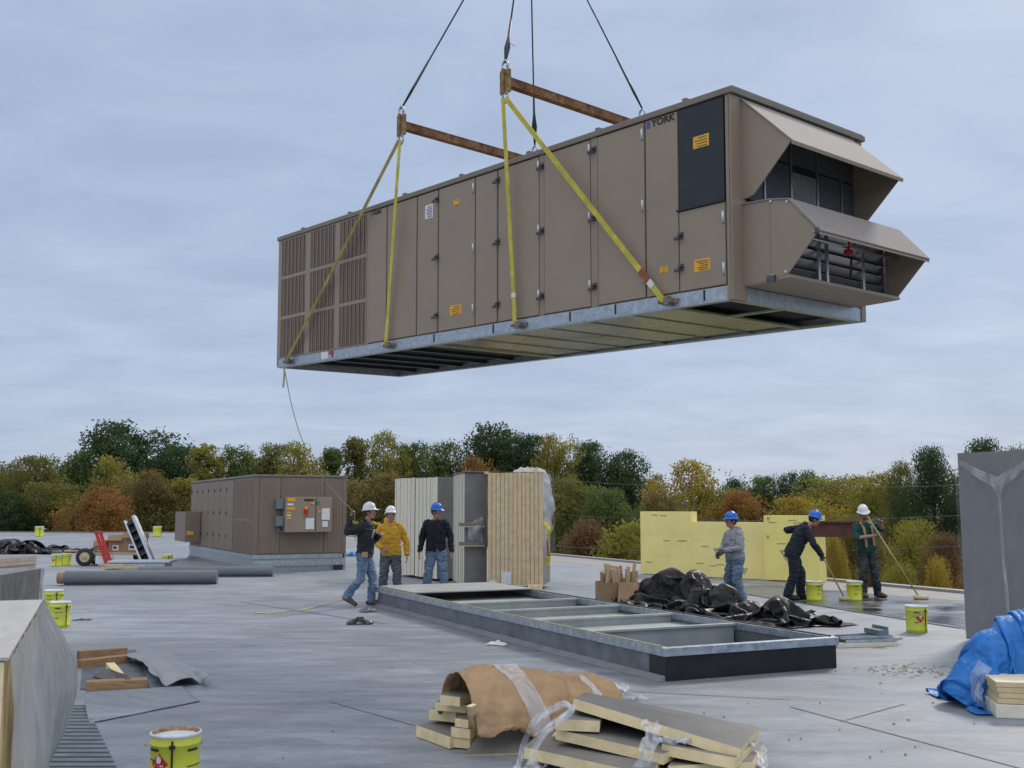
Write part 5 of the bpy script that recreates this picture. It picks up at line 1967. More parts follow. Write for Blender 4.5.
# ---------------------------------------------------------------- opened roof corner at the left: deck, timbers, flap
DA = [gp(66, 790), gp(128, 790), gp(88, 705), gp(80, 668), gp(62, 668)]
q = MB()
P00, P10, P11, P01 = gp(40, 800), gp(132, 800), gp(86, 706), gp(66, 706)
dU = (P01 - P00); dV = (P10 - P00)
nr = 22
for k in range(nr):
    t0, t1 = k / nr, (k + .52) / nr
    a0, b0 = P00.lerp(P01, t0), P10.lerp(P11, t0)
    a1, b1 = P00.lerp(P01, t1), P10.lerp(P11, t1)
    z = Vector((0, 0, .006)); zt = Vector((0, 0, .0135))
    i0, i1 = .15 / nr, .15 / nr
    a0t, b0t = P00.lerp(P01, t0 + i0), P10.lerp(P11, t0 + i0)
    a1t, b1t = P00.lerp(P01, t1 - i1), P10.lerp(P11, t1 - i1)
    q.add([a0 + z, b0 + z, b0t + zt, a0t + zt, a1t + zt, b1t + zt, b1 + z, a1 + z], [(0, 1, 2, 3), (3, 2, 5, 4), (4, 5, 6, 7)], 0)
    t2 = (k + 1) / nr
    a2, b2 = P00.lerp(P01, t2), P10.lerp(P11, t2)
    q.add([a1 + z, b1 + z, b2 + z, a2 + z], [(0, 1, 2, 3)], 1)
kind(q.obj('exposed_steel_deck', [M_deck, mat('deck_valley_shade', (.022, .03, .036), .7, .0, var=.25, scale=6)]), 'structure')  # shade between the ribs put into the near-black valley colour
q = MB()
hp_ = [gp(80, 690, .0), gp(84, 652), gp(136, 650), gp(150, 688)]
q.add([p + Vector((0, 0, .0055)) for p in hp_], [(0, 1, 2, 3)])
kind(q.obj('roof_opening_floor', mat('opening_floor', (.10, .12, .13), .6, var=.3, scale=5)), 'structure')


def timber(label, a, b, wd, ht, z=0.0, m=M_wood, grp='timbers round the roof opening'):
    a, b = Vector(a), Vector(b)
    d = b - a; L = d.length
    q = MB(); q.box((0, -wd / 2, 0), (L, wd / 2, ht), bev=.006)
    o = q.obj('timber', m)
    o.location = (a.x, a.y, z)
    o.rotation_euler = (0, 0, math.atan2(d.y, d.x))
    return tag(o, label, 'timber', grp)


timber('front timber of the roof opening, next to the curled membrane', gp(86, 690), gp(147, 687), .16, .085)
timber('back timber of the roof opening, half under the membrane flap', gp(80, 668), gp(128, 662), .14, .085, m=M_wood)
timber('farthest thin timber of the roof opening', gp(78, 659), gp(126, 655), .10, .09, m=M_wood)
timber('short pale foam strip standing between the timbers of the roof opening', gp(110, 669), gp(119, 680), .09, .07, m=M_edge_y)
q = MB()
q.hexa([gp(92, 676, .02), gp(108, 668, .13), gp(128, 676, .12), gp(122, 684, .02)], .03, 0, 1)
o = q.obj('board_offcut', [M_facer, M_edge_y], loc=gp(108, 676))
tag(o, 'grey faced board offcut tilted inside the roof opening', 'insulation')


def flap(u, v):
    a0, a1 = gp(126, 660, .0), gp(152, 689, .0)
    b0, b1 = gp(168, 655, .0), gp(213, 686, .0)
    p = a0.lerp(a1, v).lerp(b0.lerp(b1, v), u)
    wig = .10 * math.sin(u * 9 + v * 2) * v
    z = .035 + .07 * (1 - u) * (.6 + .4 * math.sin(v * 3)) + .030 * math.sin(u * 13 + 1) * v ** 2 + .05 * max(0, u - .85) * 6 * v ** 2 + .02 * fbm((u * 3, v * 3, 2), 3)
    return p + Vector((.04 * fbm((u * 4, v * 4, 6), 2), wig, max(.012, z)))
q = MB(); q.sheet(flap, 50, 24, .006)
o = q.obj('membrane_flap', M_memback, loc=gp(170, 680))
tag(o, 'pale loose flap of membrane with a wavy edge folded back beside the roof opening', 'membrane')
def curl(u, v):
    a = gp(80, 708, .0).lerp(gp(182, 690, .0), u)
    b = gp(90, 724, .0).lerp(gp(200, 702, .0), u)
    p = a.lerp(b, v)
    lift = (1 - v) ** 2 * .11 * (1 - .75 * u)
    return p + Vector((0, .10 * (1 - v) ** 2 * (1 - u), .0065 + lift + .004 * fbm((u * 4, v * 4, 3), 2)))
q = MB(); q.sheet(curl, 40, 16, .004)
M_curl = mat('membrane_curl', (.21, .22, .235), .5, var=.12, scale=3, rvar=.06)
o = q.obj('membrane_flap', M_roof, loc=gp(130, 710))
tag(o, 'raised curling membrane edge just in front of the roof opening', 'membrane')

# ---------------------------------------------------------------- kraft covered pile at the bottom centre
KO, KX = Vector((-.40, 8.12, 0)), Vector((1.27, .72, 0))
kd = KX.normalized(); kn = Vector((kd.y, -kd.x, 0))       # kn points to the camera
KLEN = KX.length * .86
def kraft(u, v):
    a = -.15 + v * (PI + .32)
    wob = 1 + .06 * fbm((u * 3, v * 2, 4), 3)
    ry, rz_ = .43 * wob, .50 * wob
    ca = math.cos(PI - a)
    y = ca * ry * -1
    z = max(.17 + .04 * math.sin(u * 9), math.sin(a) * rz_ + .03 + .05 * (1 - abs(ca)) * math.sin(u * 5)) if v > .12 else max(.18, math.sin(a) * rz_ + .1)
    z += .032 * folds(u * 3.2, v * 2.2, 1.5, 3) - .016
    flare = (.05 * math.cos(a * 1.0)) * (1 - min(1, u * 6))
    p = KO + kd * (u * KLEN + flare + .02 * fbm((v * 4, u * 3, 1), 2)) + kn * (-y)
    return p + Vector((0, 0, z - .06 * u))
q = MB(); q.sheet(kraft, 70, 60, .006)
o = q.obj('kraft_paper_cover', M_kraft, loc=KO)
tag(o, 'brown kraft paper cover arched over a pile of board offcuts', 'paper cover')
for (u0, w_, lb) in ((.30, .13, 'broad clear wrapping band over the left part of the brown paper cover'), (.78, .05, 'narrow clear wrapping band over the right part of the brown paper cover')):
    q = MB()
    def bd(u, v):
        p = kraft(u0 + (v - .35) * .14 + (u - .5) * w_, .16 + v * .80)
        c = KO + kd * ((p - KO).dot(kd)) + Vector((0, 0, .1))
        n_ = (p - c).normalized()
        return p + n_ * (.012 + .008 * abs(fbm((u * 8, v * 8, 2), 2)))
    q.sheet(bd, 10, 50)
    tag(q.obj('wrapping_band', M_filmthick, loc=KO), lb, 'wrapping film', 'bands on the paper cover')


def board(label, top, th=.075, cat='insulation', grp='loose foam boards'):
    q = MB(); q.hexa(top, th, 0, 1)
    c = sum((Vector(p) for p in top), Vector()) / 4
    o = q.obj('foam_board', [M_facer, M_edge_y], loc=(c.x, c.y, c.z - th))
    return tag(o, label, cat, grp)


def flat(pxs, z):
    return [gp(x, y, z) for x, y in pxs]


OFF = 'foam offcuts under the paper cover'
board('lowest left foam offcut with a cream end, in front of the paper cover', flat([(416, 725), (450, 737), (478, 728), (442, 718)], .09), .085, grp=OFF)
board('middle left foam offcut sticking out under the brown paper', flat([(429, 709), (456, 712), (480, 706), (452, 702)], .20), .08, grp=OFF)
board('upper left foam offcut inside the mouth of the paper cover', flat([(435, 702), (466, 705), (485, 697), (452, 694)], .28), .06, grp=OFF)
board('small dark topped offcut highest inside the mouth of the paper cover', flat([(440, 695), (460, 697), (478, 690), (456, 688)], .36), .07, grp=OFF)
board('small block on the roof right under the paper cover mouth, lower of two', flat([(449, 737), (470, 739), (486, 732), (464, 731)], .08), .07, grp=OFF)
board('small block under the paper cover mouth, upper of two', flat([(451, 727), (470, 729), (484, 723), (466, 721)], .155), .07, grp=OFF)
board('short cream offcut between the middle offcuts under the brown paper', flat([(455, 718), (468, 720), (480, 715), (466, 712)], .22), .06, grp=OFF)
# upright strip and slanting board under the cover
q = MB()
q.hexa([gp(466, 706, .40), gp(471, 707, .40), gp(477, 737, .04), gp(471, 738, .04)], .05, 1, 1, (.04, .10, 0))
tag(q.obj('foam_board', [M_facer, M_edge_y], loc=gp(474, 735)), 'narrow foam strip leaning upright at the mouth of the paper cover', 'insulation', OFF)
board('dark slanting board lying on the roof below the front of the paper cover', [gp(463, 755, .01), gp(540, 752, .02), gp(548, 722, .17), gp(486, 727, .15)], .05, grp=OFF)
board('board hidden deep under the middle of the paper cover', [KO + kd * .45 + kn * -.25 + Vector((0, 0, .3)), KO + kd * 1.25 + kn * -.25 + Vector((0, 0, .28)), KO + kd * 1.25 + kn * .28 + Vector((0, 0, .26)), KO + kd * .45 + kn * .28 + Vector((0, 0, .28))], .25, grp=OFF)

LB = 'foam boards in the front pile'
board('top board of the front pile, long and tilted down to the right', [gp(574, 698.5, .43), gp(741, 749, .20), gp(760, 727, .13), gp(586, 692, .36)], .07, grp=LB)
board('short dark topped board at the upper left of the front pile', [gp(556, 719, .32), gp(600, 721, .30), gp(604, 706, .31), gp(566, 708, .33)], .075, grp=LB)
board('board of the front pile under the top board at its right end', [gp(662, 744, .20), gp(735, 758, .16), gp(757, 741, .12), (gp(668, 727, .20))], .07, grp=LB)
board('long pale edged board in the middle layer of the front pile', [gp(556, 729, .235), gp(664, 754, .16), gp(700, 735, .16), gp(600, 712, .235)], .07, grp=LB)
board('wide grey board at the front left of the front pile', [gp(524, 747, .13), gp(652, 775, .10), gp(668, 742, .10), gp(552, 722, .15)], .075, grp=LB)
board('bottom board of the front pile at its right end', [gp(668, 766, .09), gp(752, 762, .085), gp(764, 742, .085), gp(682, 744, .085)], .075, grp=LB)
board('lowest board of the front pile, mostly hidden', [gp(560, 765, .04), gp(660, 785, .04), gp(690, 760, .04), gp(580, 745, .04)], .035, grp=LB)
board('small board end under the right side of the top board', [gp(684, 757, .105), gp(702, 760, .105), gp(708, 748, .105), gp(690, 746, .105)], .09, grp=LB)
q = MB()
q.hexa([gp(552, 736, .165), gp(556, 731, .165), gp(560, 736, .165), gp(556, 735, .165)], .012)
tag(q.obj('foam_chip', M_edge_c, loc=gp(556, 736, .15)), 'tiny cream foam chip lying on the grey board of the front pile', 'foam chip')
# loose wrapping film on the pile
def strap(pts, w0, sd_):
    pts = [Vector(p) for p in pts]
    def fn(u, v):
        s_ = u * (len(pts) - 1)
        i = min(int(s_), len(pts) - 2)
        t = s_ - i
        p0_, p1_ = pts[max(i - 1, 0)], pts[i]
        p2_, p3_ = pts[i + 1], pts[min(i + 2, len(pts) - 1)]
        p = .5 * ((2 * p1_) + (p2_ - p0_) * t + (2 * p0_ - 5 * p1_ + 4 * p2_ - p3_) * t * t + (3 * p1_ - p0_ - 3 * p2_ + p3_) * t ** 3)
        w_ = w0 * (1 + .4 * fbm((u * 5, v, sd_), 2))
        n_ = .03 * fbm((u * 7, v * 5, sd_ + 3), 3)
        return p + Vector(((v - .5) * w_, (v - .5) * w_ * .3 + n_, .02 * math.sin(v * 7) + n_ * .5))
    return fn
q = MB()
q.sheet(strap([gp(514, 785, .02), gp(521, 757, .10), gp(528, 735, .25), gp(540, 716, .38), gp(560, 706, .42), gp(572, 710, .40), gp(545, 733, .28), gp(530, 760, .12)], .045, 1), 70, 8)
q.sheet(strap([gp(524, 768, .02), gp(530, 772, .02), gp(545, 757, .06), gp(556, 766, .02)], .16, 4), 20, 10)
tag(q.obj('loose_film', M_filmthick, loc=gp(530, 765)), 'torn clear film looped over the left end of the front pile', 'wrapping film')
q = MB()
q.sheet(strap([gp(650, 722, .34), gp(652, 735, .27), gp(647, 752, .20), gp(640, 775, .05)], .12, 6), 40, 12)
q.sheet(strap([gp(656, 740, .24), gp(675, 740, .23), gp(694, 741, .22)], .05, 9), 16, 6)
tag(q.obj('loose_film', M_filmthick, loc=gp(645, 760)), 'bunched clear film hanging over the middle of the front pile', 'wrapping film')
q = MB()
q.sheet(strap([gp(752, 742, .16), gp(760, 752, .08), gp(762, 768, .03)], .10, 11), 20, 8)
tag(q.obj('loose_film', M_filmthick, loc=gp(758, 760)), 'scrap of clear film at the right end of the front pile', 'wrapping film')
q = MB()
q.sheet(strap([gp(617, 684, .12), gp(624, 690, .10), gp(634, 697, .01), gp(642, 700, .01)], .14, 14), 20, 8)
tag(q.obj('loose_film', M_filmthick, loc=gp(630, 697)), 'wisp of clear film at the right end of the brown paper cover', 'wrapping film')

# ---------------------------------------------------------------- steel studs on a board, right of the curb
ss = gp(838, 648)
q = MB()
q.box((0, 0, 0), (.86, .42, .05), 1, bev=.004)
o = q.obj('foam_board', [M_facer, M_edge_c]); o.location = ss; o.rotation_euler = (0, 0, R(14))
tag(o, 'cream foam board lying under the steel studs right of the curb', 'insulation', 'loose foam boards')
rr = random.Random(6)
for k in range(7):
    q = MB()
    L_ = rr.uniform(.55, .8)
    q.box((0, -.03, 0), (L_, .03, .004)); q.box((0, -.03, .004), (L_, -.026, .035)); q.box((0, .026, .004), (L_, .03, .035))
    o = q.obj('steel_stud', M_deck if k % 2 else M_galv)
    row = k % 4
    o.location = ss + Vector((rr.uniform(.02, .14), .10 + row * .085, .055 + (k // 4) * .042))
    o.rotation_euler = (0, 0, R(14 + rr.uniform(-9, 9)))
    tag(o, 'short grey steel stud lying on the cream board right of the curb', 'steel stud', 'steel studs on the cream board')
q = MB()
q.box((.60, .02, .055), (.72, .36, .12)); q.box((.72, .02, .055), (.74, .36, .16))
o = q.obj('steel_angle', M_grey); o.location = ss + Vector((0, 0, .08)); o.rotation_euler = (0, 0, R(14))
tag(o, 'dark steel angle standing on the right end of the stud pile', 'steel angle')
q = MB(); q.box((.72, .14, .055), (1.02, .17, .085)); q.box((.70, .24, .055), (.98, .27, .085))
o = q.obj('wood_stick', M_woodpale); o.location = ss; o.rotation_euler = (0, 0, R(14))
tag(o, 'thin wood stick poking out at the right end of the stud pile', 'wood stick')

# ---------------------------------------------------------------- small litter
def scrap(name, label, cat, px, py, w_, d_, m, rz, h_=.02):
    q = MB()
    q.sheet(lambda u, v: ((u - .5) * w_ * (1 + .3 * fbm((u * 2, v * 2, px), 2)), (v - .5) * d_ * (1 + .5 * fbm((u * 3, v * 2, py), 2)), h_ * (.5 + abs(fbm((u * 3, v * 3, px + py), 3))) * (.3 + math.sin(PI * u) * math.sin(PI * v))), 12, 8, .004)
    o = q.obj(name, m); o.location = gp(px, py); o.rotation_euler = (0, 0, rz)
    return tag(o, label, cat)
scrap('paper_scrap', 'white paper scrap on the roof between curb and brown paper cover', 'paper', 497, 645, .28, .14, M_white, -.3, .05)
scrap('rubber_scrap', 'dark rag lying on the roof by the feet of the walking man', 'rag', 360, 624, .40, .22, M_blackpanel, .1, .10)
scrap('rubber_scrap', 'small dark scrap at the end of the roof curb near the walking man', 'rag', 368, 612, .26, .2, M_mem, .6, .07)
scrap('rubber_scrap', 'thin dark scrap on the roof right of the front yellow pail of the pair', 'rag', 82, 620, .28, .2, M_blackpanel, .2, .02)
rr = random.Random(31)
q = MB()
for k in range(90):
    p = gp(rr.gauss(915, 26), rr.gauss(671, 3.2))
    M = Matrix.Translation((p.x, p.y, .004)) @ Matrix.Rotation(rr.uniform(0, 3.1), 4, 'Z')
    q.box((-.03, -.004, 0), (rr.uniform(.0, .04), .004, .005), M=M)
for k in range(26):
    p = gp(rr.uniform(700, 1000), rr.uniform(655, 760))
    M = Matrix.Translation((p.x, p.y, .004)) @ Matrix.Rotation(rr.uniform(0, 3.1), 4, 'Z')
    s_ = rr.uniform(.004, .011)
    q.box((-s_, -s_ * .7, 0), (s_, s_ * .7, .01), M=M)
for k in range(25):
    p = gp(rr.uniform(40, 600), rr.uniform(600, 760))
    M = Matrix.Translation((p.x, p.y, .004)) @ Matrix.Rotation(rr.uniform(0, 3.1), 4, 'Z')
    s_ = rr.uniform(.004, .009)
    q.box((-s_, -s_ * .7, 0), (s_, s_ * .7, .008), M=M)
kind(q.obj('wood_shavings', mat('shavings', (.42, .30, .15), .85, var=.3)), 'stuff')
q = MB()
pts = [gp(x, y) + Vector((0, 0, .008)) for x, y in ((256, 613), (268, 614), (285, 612), (300, 611), (313, 608), (330, 604), (352, 598))]
q.ribbon(pts, (0, 0, 1), .011, .011); q.ribbon([pts[0], pts[1], pts[2]], (0, 1, 0), .09, .012); q.ribbon([pts[3], pts[4]], (0, 1, 0), .08, .012)
tag(q.obj('yellow_strap', mat('strap_tan', (.50, .40, .20), .8, var=.2), loc=pts[0]), 'thin tan strap lying loose on the roof in front of the installed unit', 'strap')
scrap('tarpaulin_scrap', 'small scrap of blue tarpaulin on the roof at the corner of the installed unit', 'tarpaulin', 352, 556, .55, .5, M_tarp, 0, .14)

# caution tape between the installed unit and the bundles
q = MB()
M_caut = mat('caution_yellow', (.75, .56, .02), .5, var=.1)
tp = [at(346, 520, 33), at(358, 524, 32.4), at(366, 521, 31.8), at(378, 524, 30.6), at(388, 518, 29.5), at(396, 515, 28.7)]
def tap(u, v):
    s_ = u * (len(tp) - 1); i = min(int(s_), len(tp) - 2); t = s_ - i
    p = tp[i].lerp(tp[i + 1], t)
    return p + Vector((0, .05 * math.sin(u * 20), (v - .5) * (.05 + .09 * abs(math.sin(u * 5)))))
for k in range(14):
    u0 = k / 14
    q.sheet(lambda u, v: tap(u0 + u / 14, v), 4, 4, .003, 0 if k % 3 else 1)
tag(q.obj('caution_tape', [M_caut, M_ink], loc=tp[0]), 'yellow and black caution tape strung from the installed unit to the bundles', 'caution tape')
q = MB()
tp2 = [at(545, 522, 23.3), at(549, 530, 23.2), at(547, 542, 23.3), at(549, 556, 23.2), at(547, 566, 23.3)]
def tap2(u, v):
    s_ = u * (len(tp2) - 1); i = min(int(s_), len(tp2) - 2); t = s_ - i
    return tp2[i].lerp(tp2[i + 1], t) + Vector(((v - .5) * (.06 + .03 * math.sin(u * 9)), .03 * math.sin(u * 14 + v * 3), 0))
for k in range(8):
    u0 = k / 8
    q.sheet(lambda u, v: tap2(u0 + u / 8, v), 4, 4, .003, 1 if k in (4, 5) else 0)
tag(q.obj('caution_tape', [M_caut, MATS['sling_sleeve']], loc=tp2[0]), 'yellow caution tape hanging down the right side of the tan striped bundle', 'caution tape')

# overhead wires beyond the roof
for (y0, y1, Y, lb) in ((476, 479, 47, 'uppermost'), (511, 508, 47, 'middle'), (543, 538, 47, 'lowest')):
    q = MB()
    a, b_ = at(514, y0, Y + 14), at(1090, y1, Y - 8)
    q.tube([a.lerp(b_, k / 20) + Vector((0, 0, -.5 * (1 - (k / 10 - 1) ** 2))) for k in range(21)], .010, n=6)
    tag(q.obj('overhead_wire', mat('aluminium_wire', (.16, .165, .17), .6, .2), loc=a), lb + ' of three overhead wires crossing in front of the trees on the right', 'wire', 'overhead wires')
for px, Y in ((514, 61), (1090, 39)):
    p = at(px, 500, Y)
    q = MB(); q.tube([(p.x, p.y, GZ), (p.x, p.y, 3.6)], [.16, .11], n=12); q.box((p.x - .9, p.y - .06, 3.1), (p.x + .9, p.y + .06, 3.22))
    tag(q.obj('utility_pole', M_bark, loc=(p.x, p.y, GZ)), 'wooden pole that carries the overhead wires, ' + ('hidden behind the tall panel bundles' if px < 700 else 'outside the right edge'), 'utility pole')

# ---------------------------------------------------------------- people
def limb(mb, a, b, ra, rb, n=14, flat=None):
    """tapered round-ended limb"""
    a, b = Vector(a), Vector(b)
    d = b - a
    L = d.length
    d = d / L if L > 1e-6 else Vector((0, 0, 1))
    u = d.orthogonal().normalized()
    if flat is not None:
        fl = Vector(flat)
        u = (fl - d * fl.dot(d)).normalized()
    v = d.cross(u)
    rings = []
    for k in range(5):
        t = PI / 2 * k / 4
        rings.append((a - d * ra * math.cos(t), max(1e-4, ra * math.sin(t))))
    for k in range(1, 6):
        t = k / 6
        rings.append((a + d * L * t, ra + (rb - ra) * t))
    for k in range(5):
        t = PI / 2 * (1 - k / 4)
        rings.append((b + d * rb * math.cos(t), max(1e-4, rb * math.sin(t))))
    sq = 1.0 if flat is None else 0.55
    vs, fs = [], []
    for c, r_ in rings:
        for k in range(n):
            an = 2 * PI * k / n
            vs.append(c + u * math.cos(an) * r_ * sq + v * math.sin(an) * r_)
    m_ = len(rings)
    for i in range(m_ - 1):
        for k in range(n):
            fs.append((i * n + k, i * n + (k + 1) % n, (i + 1) * n + (k + 1) % n, (i + 1) * n + k))
    fs.append(tuple(range(n))[::-1])
    fs.append(tuple((m_ - 1) * n + k for k in range(n)))
    mb.add(vs, fs)


def ell(mb, c, r_, M=None, nu=18, nv=12):
    c = Vector(c)
    vs, fs = [], []
    for i in range(nv + 1):
        th = PI * (i + .02) / (nv + .04)
        for k in range(nu):
            ph = 2 * PI * k / nu
            p = Vector((r_[0] * math.sin(th) * math.cos(ph), r_[1] * math.sin(th) * math.sin(ph), r_[2] * math.cos(th)))
            vs.append(c + p if M is None else M @ (c + p))
    for i in range(nv):
        for k in range(nu):
            fs.append((i * nu + k, (i + 1) * nu + k, (i + 1) * nu + (k + 1) % nu, i * nu + (k + 1) % nu))
    fs.append(tuple(range(nu)))
    fs.append(tuple(nv * nu + k for k in range(nu))[::-1])
    mb.add(vs, fs)


def loft(mb, rings, n=24):
    """rings: (centre, half width along side, half depth along front, side, front)"""
    vs, fs = [], []
    for c, rx, ry, sx, fy in rings:
        for k in range(n):
            a = 2 * PI * k / n
            ca, sa = math.cos(a), math.sin(a)
            ex = 0.82
            vs.append(Vector(c) + sx * (rx * math.copysign(abs(ca) ** ex, ca)) + fy * (ry * math.copysign(abs(sa) ** ex, sa)))
    for i in range(len(rings) - 1):
        for k in range(n):
            fs.append((i * n + k, i * n + (k + 1) % n, (i + 1) * n + (k + 1) % n, (i + 1) * n + k))
    fs.append(tuple(range(n))[::-1])
    fs.append(tuple((len(rings) - 1) * n + k for k in range(n)))
    mb.add(vs, fs)


def fuse(mb, voxel, it=3, wrinkle=0.0, wsc=9.0, seed=0, wstretch=(1, 1, .55)):
    """one continuous skin over everything collected in mb"""
    me = bpy.data.meshes.new('skin')
    me.from_pydata([tuple(p) for p in mb.v], [], mb.f)
    bm = bmesh.new(); bm.from_mesh(me)
    bmesh.ops.recalc_face_normals(bm, faces=bm.faces[:])
    bm.to_mesh(me); bm.free()
    o = bpy.data.objects.new('skin', me)
    r_ = o.modifiers.new('r', 'REMESH'); r_.mode = 'VOXEL'; r_.voxel_size = voxel; r_.use_smooth_shade = True
    s_ = o.modifiers.new('s', 'SMOOTH'); s_.factor = .5; s_.iterations = it
    out_ = bake(o)
    bpy.data.objects.remove(o); bpy.data.meshes.remove(me)
    if wrinkle:
        nv = len(out_.vertices)
        cs = [0.0] * (3 * nv); ns_ = [0.0] * (3 * nv)
        out_.vertices.foreach_get('co', cs)
        out_.vertices.foreach_get('normal', ns_)
        for i in range(nv):
            x, y, z = cs[3 * i:3 * i + 3]
            q_ = Vector((x * wstretch[0] * wsc + seed, y * wstretch[1] * wsc, z / wstretch[2] * wsc))
            f = wrinkle * (1 - 2.2 * abs(noise.fractal(q_, .8, 2.0, 3)))
            for k in range(3):
                cs[3 * i + k] += ns_[3 * i + k] * f
        out_.vertices.foreach_set('co', cs)
        out_.update()
    out_.polygons.foreach_set('use_smooth', [True] * len(out_.polygons))
    return out_


def put(name, me, mats, parent, label=None):
    o = bpy.data.objects.new(name, me)
    me.materials.clear()
    for m in (mats if isinstance(mats, (list, tuple)) else [mats]):
        me.materials.append(m)
    C.objects.link(o)
    o.parent = parent
    if label:
        o['label'] = label
    return o


def hand(mb, w, d, n, thumb, curl=.5, k=1.0):
    """palm, four unequal fingers and a thumb; n is where the fingers close to"""
    w, d, n = Vector(w), Vector(d).normalized(), Vector(n)
    n = (n - d * n.dot(d)).normalized()
    s = d.cross(n)
    if s.dot(Vector(thumb)) < 0:
        s = -s
    limb(mb, w - d * .03, w + d * .02, .028 * k, .030 * k, flat=n)
    for off in (-.026, 0, .026):
        limb(mb, w + d * .02 + s * off * .8, w + d * .085 + s * off, .019 * k, .017 * k, 10, n)
    for j, (off, l) in enumerate(((.034, .072), (.012, .082), (-.011, .077), (-.032, .060))):
        p = w + d * (.09 - abs(off - .012) * .2) + s * off
        ang = curl * .75
        for seg, f in enumerate((.45, .32, .25)):
            dd = d * math.cos(ang) + n * math.sin(ang)
            q_ = p + dd * l * f
            limb(mb, p, q_, (.0105 - .0009 * seg) * k, (.0098 - .0009 * seg) * k, 8)
            p = q_
            ang += curl * 1.0
    p = w + d * .025 + s * .030
    q_ = p + (d * .6 + s * .75 + n * .25).normalized() * .040
    limb(mb, p, q_, .0135 * k, .012 * k, 8)
    r_ = q_ + (d * .85 + s * .15 + n * (.2 + curl * .5)).normalized() * .038
    limb(mb, q_, r_, .0115 * k, .010 * k, 8)


M_hairb = mat('brown_hair', (.06, .035, .02), .6, var=.35, scale=60, stretch=(1, 1, .2))
M_hairk = mat('dark_hair', (.022, .017, .014), .55, var=.35, scale=60, stretch=(1, 1, .2))
M_lip = mat('lips', (.30, .12, .09), .5)
M_eye = mat('eye_dark', (.03, .022, .018), .3)
M_sclera = mat('eye_white', (.55, .52, .48), .4)
M_brow = mat('brow', (.08, .05, .035), .8)
M_hw = mat('hard_hat_white', (.78, .78, .77), .28, var=.03)
M_hb = mat('hard_hat_blue', (.012, .13, .55), .28, var=.05)
M_denim = mat('denim', (.125, .19, .285), .85, var=.32, scale=5, col2=(.24, .33, .43), bump=.08, bscale=200)
M_denimd = mat('denim_dark', (.075, .095, .115), .85, var=.35, scale=5, col2=(.15, .18, .20), bump=.08, bscale=200)
M_denimk = mat('denim_black', (.035, .04, .045), .85, var=.4, scale=5, col2=(.13, .14, .15), lo=.45, hi=.8)
M_jblk = mat('black_jacket', (.018, .018, .020), .75, var=.25, scale=6)
M_hood = mat('yellow_hoodie', (.62, .33, .03), .9, var=.10, scale=6, bump=.08, bscale=120)
M_navy = mat('navy_sweater', (.010, .013, .022), .9, var=.25, scale=8)
M_cover = mat('navy_overalls', (.014, .018, .030), .85, var=.28, scale=6)
M_gsw = mat('grey_sweatshirt', (.33, .335, .36), .9, var=.10, scale=6, bump=.08, bscale=120)
M_gsh = mat('green_shirt', (.012, .065, .05), .85, var=.22, scale=7)
M_glove = mat('work_glove', (.10, .105, .11), .85, var=.3, scale=20)
M_boot = mat('work_boot', (.12, .075, .045), .75, var=.35, scale=14)
M_bootk = mat('dark_boot', (.025, .023, .022), .7, var=.35, scale=14)
M_hem = mat('red_hem', (.38, .06, .05), .85)
M_strap = mat('tan_strap', (.42, .27, .16), .75, var=.15)
M_torn = mat('torn_knee', (.50, .50, .49), .85, var=.2, scale=20)


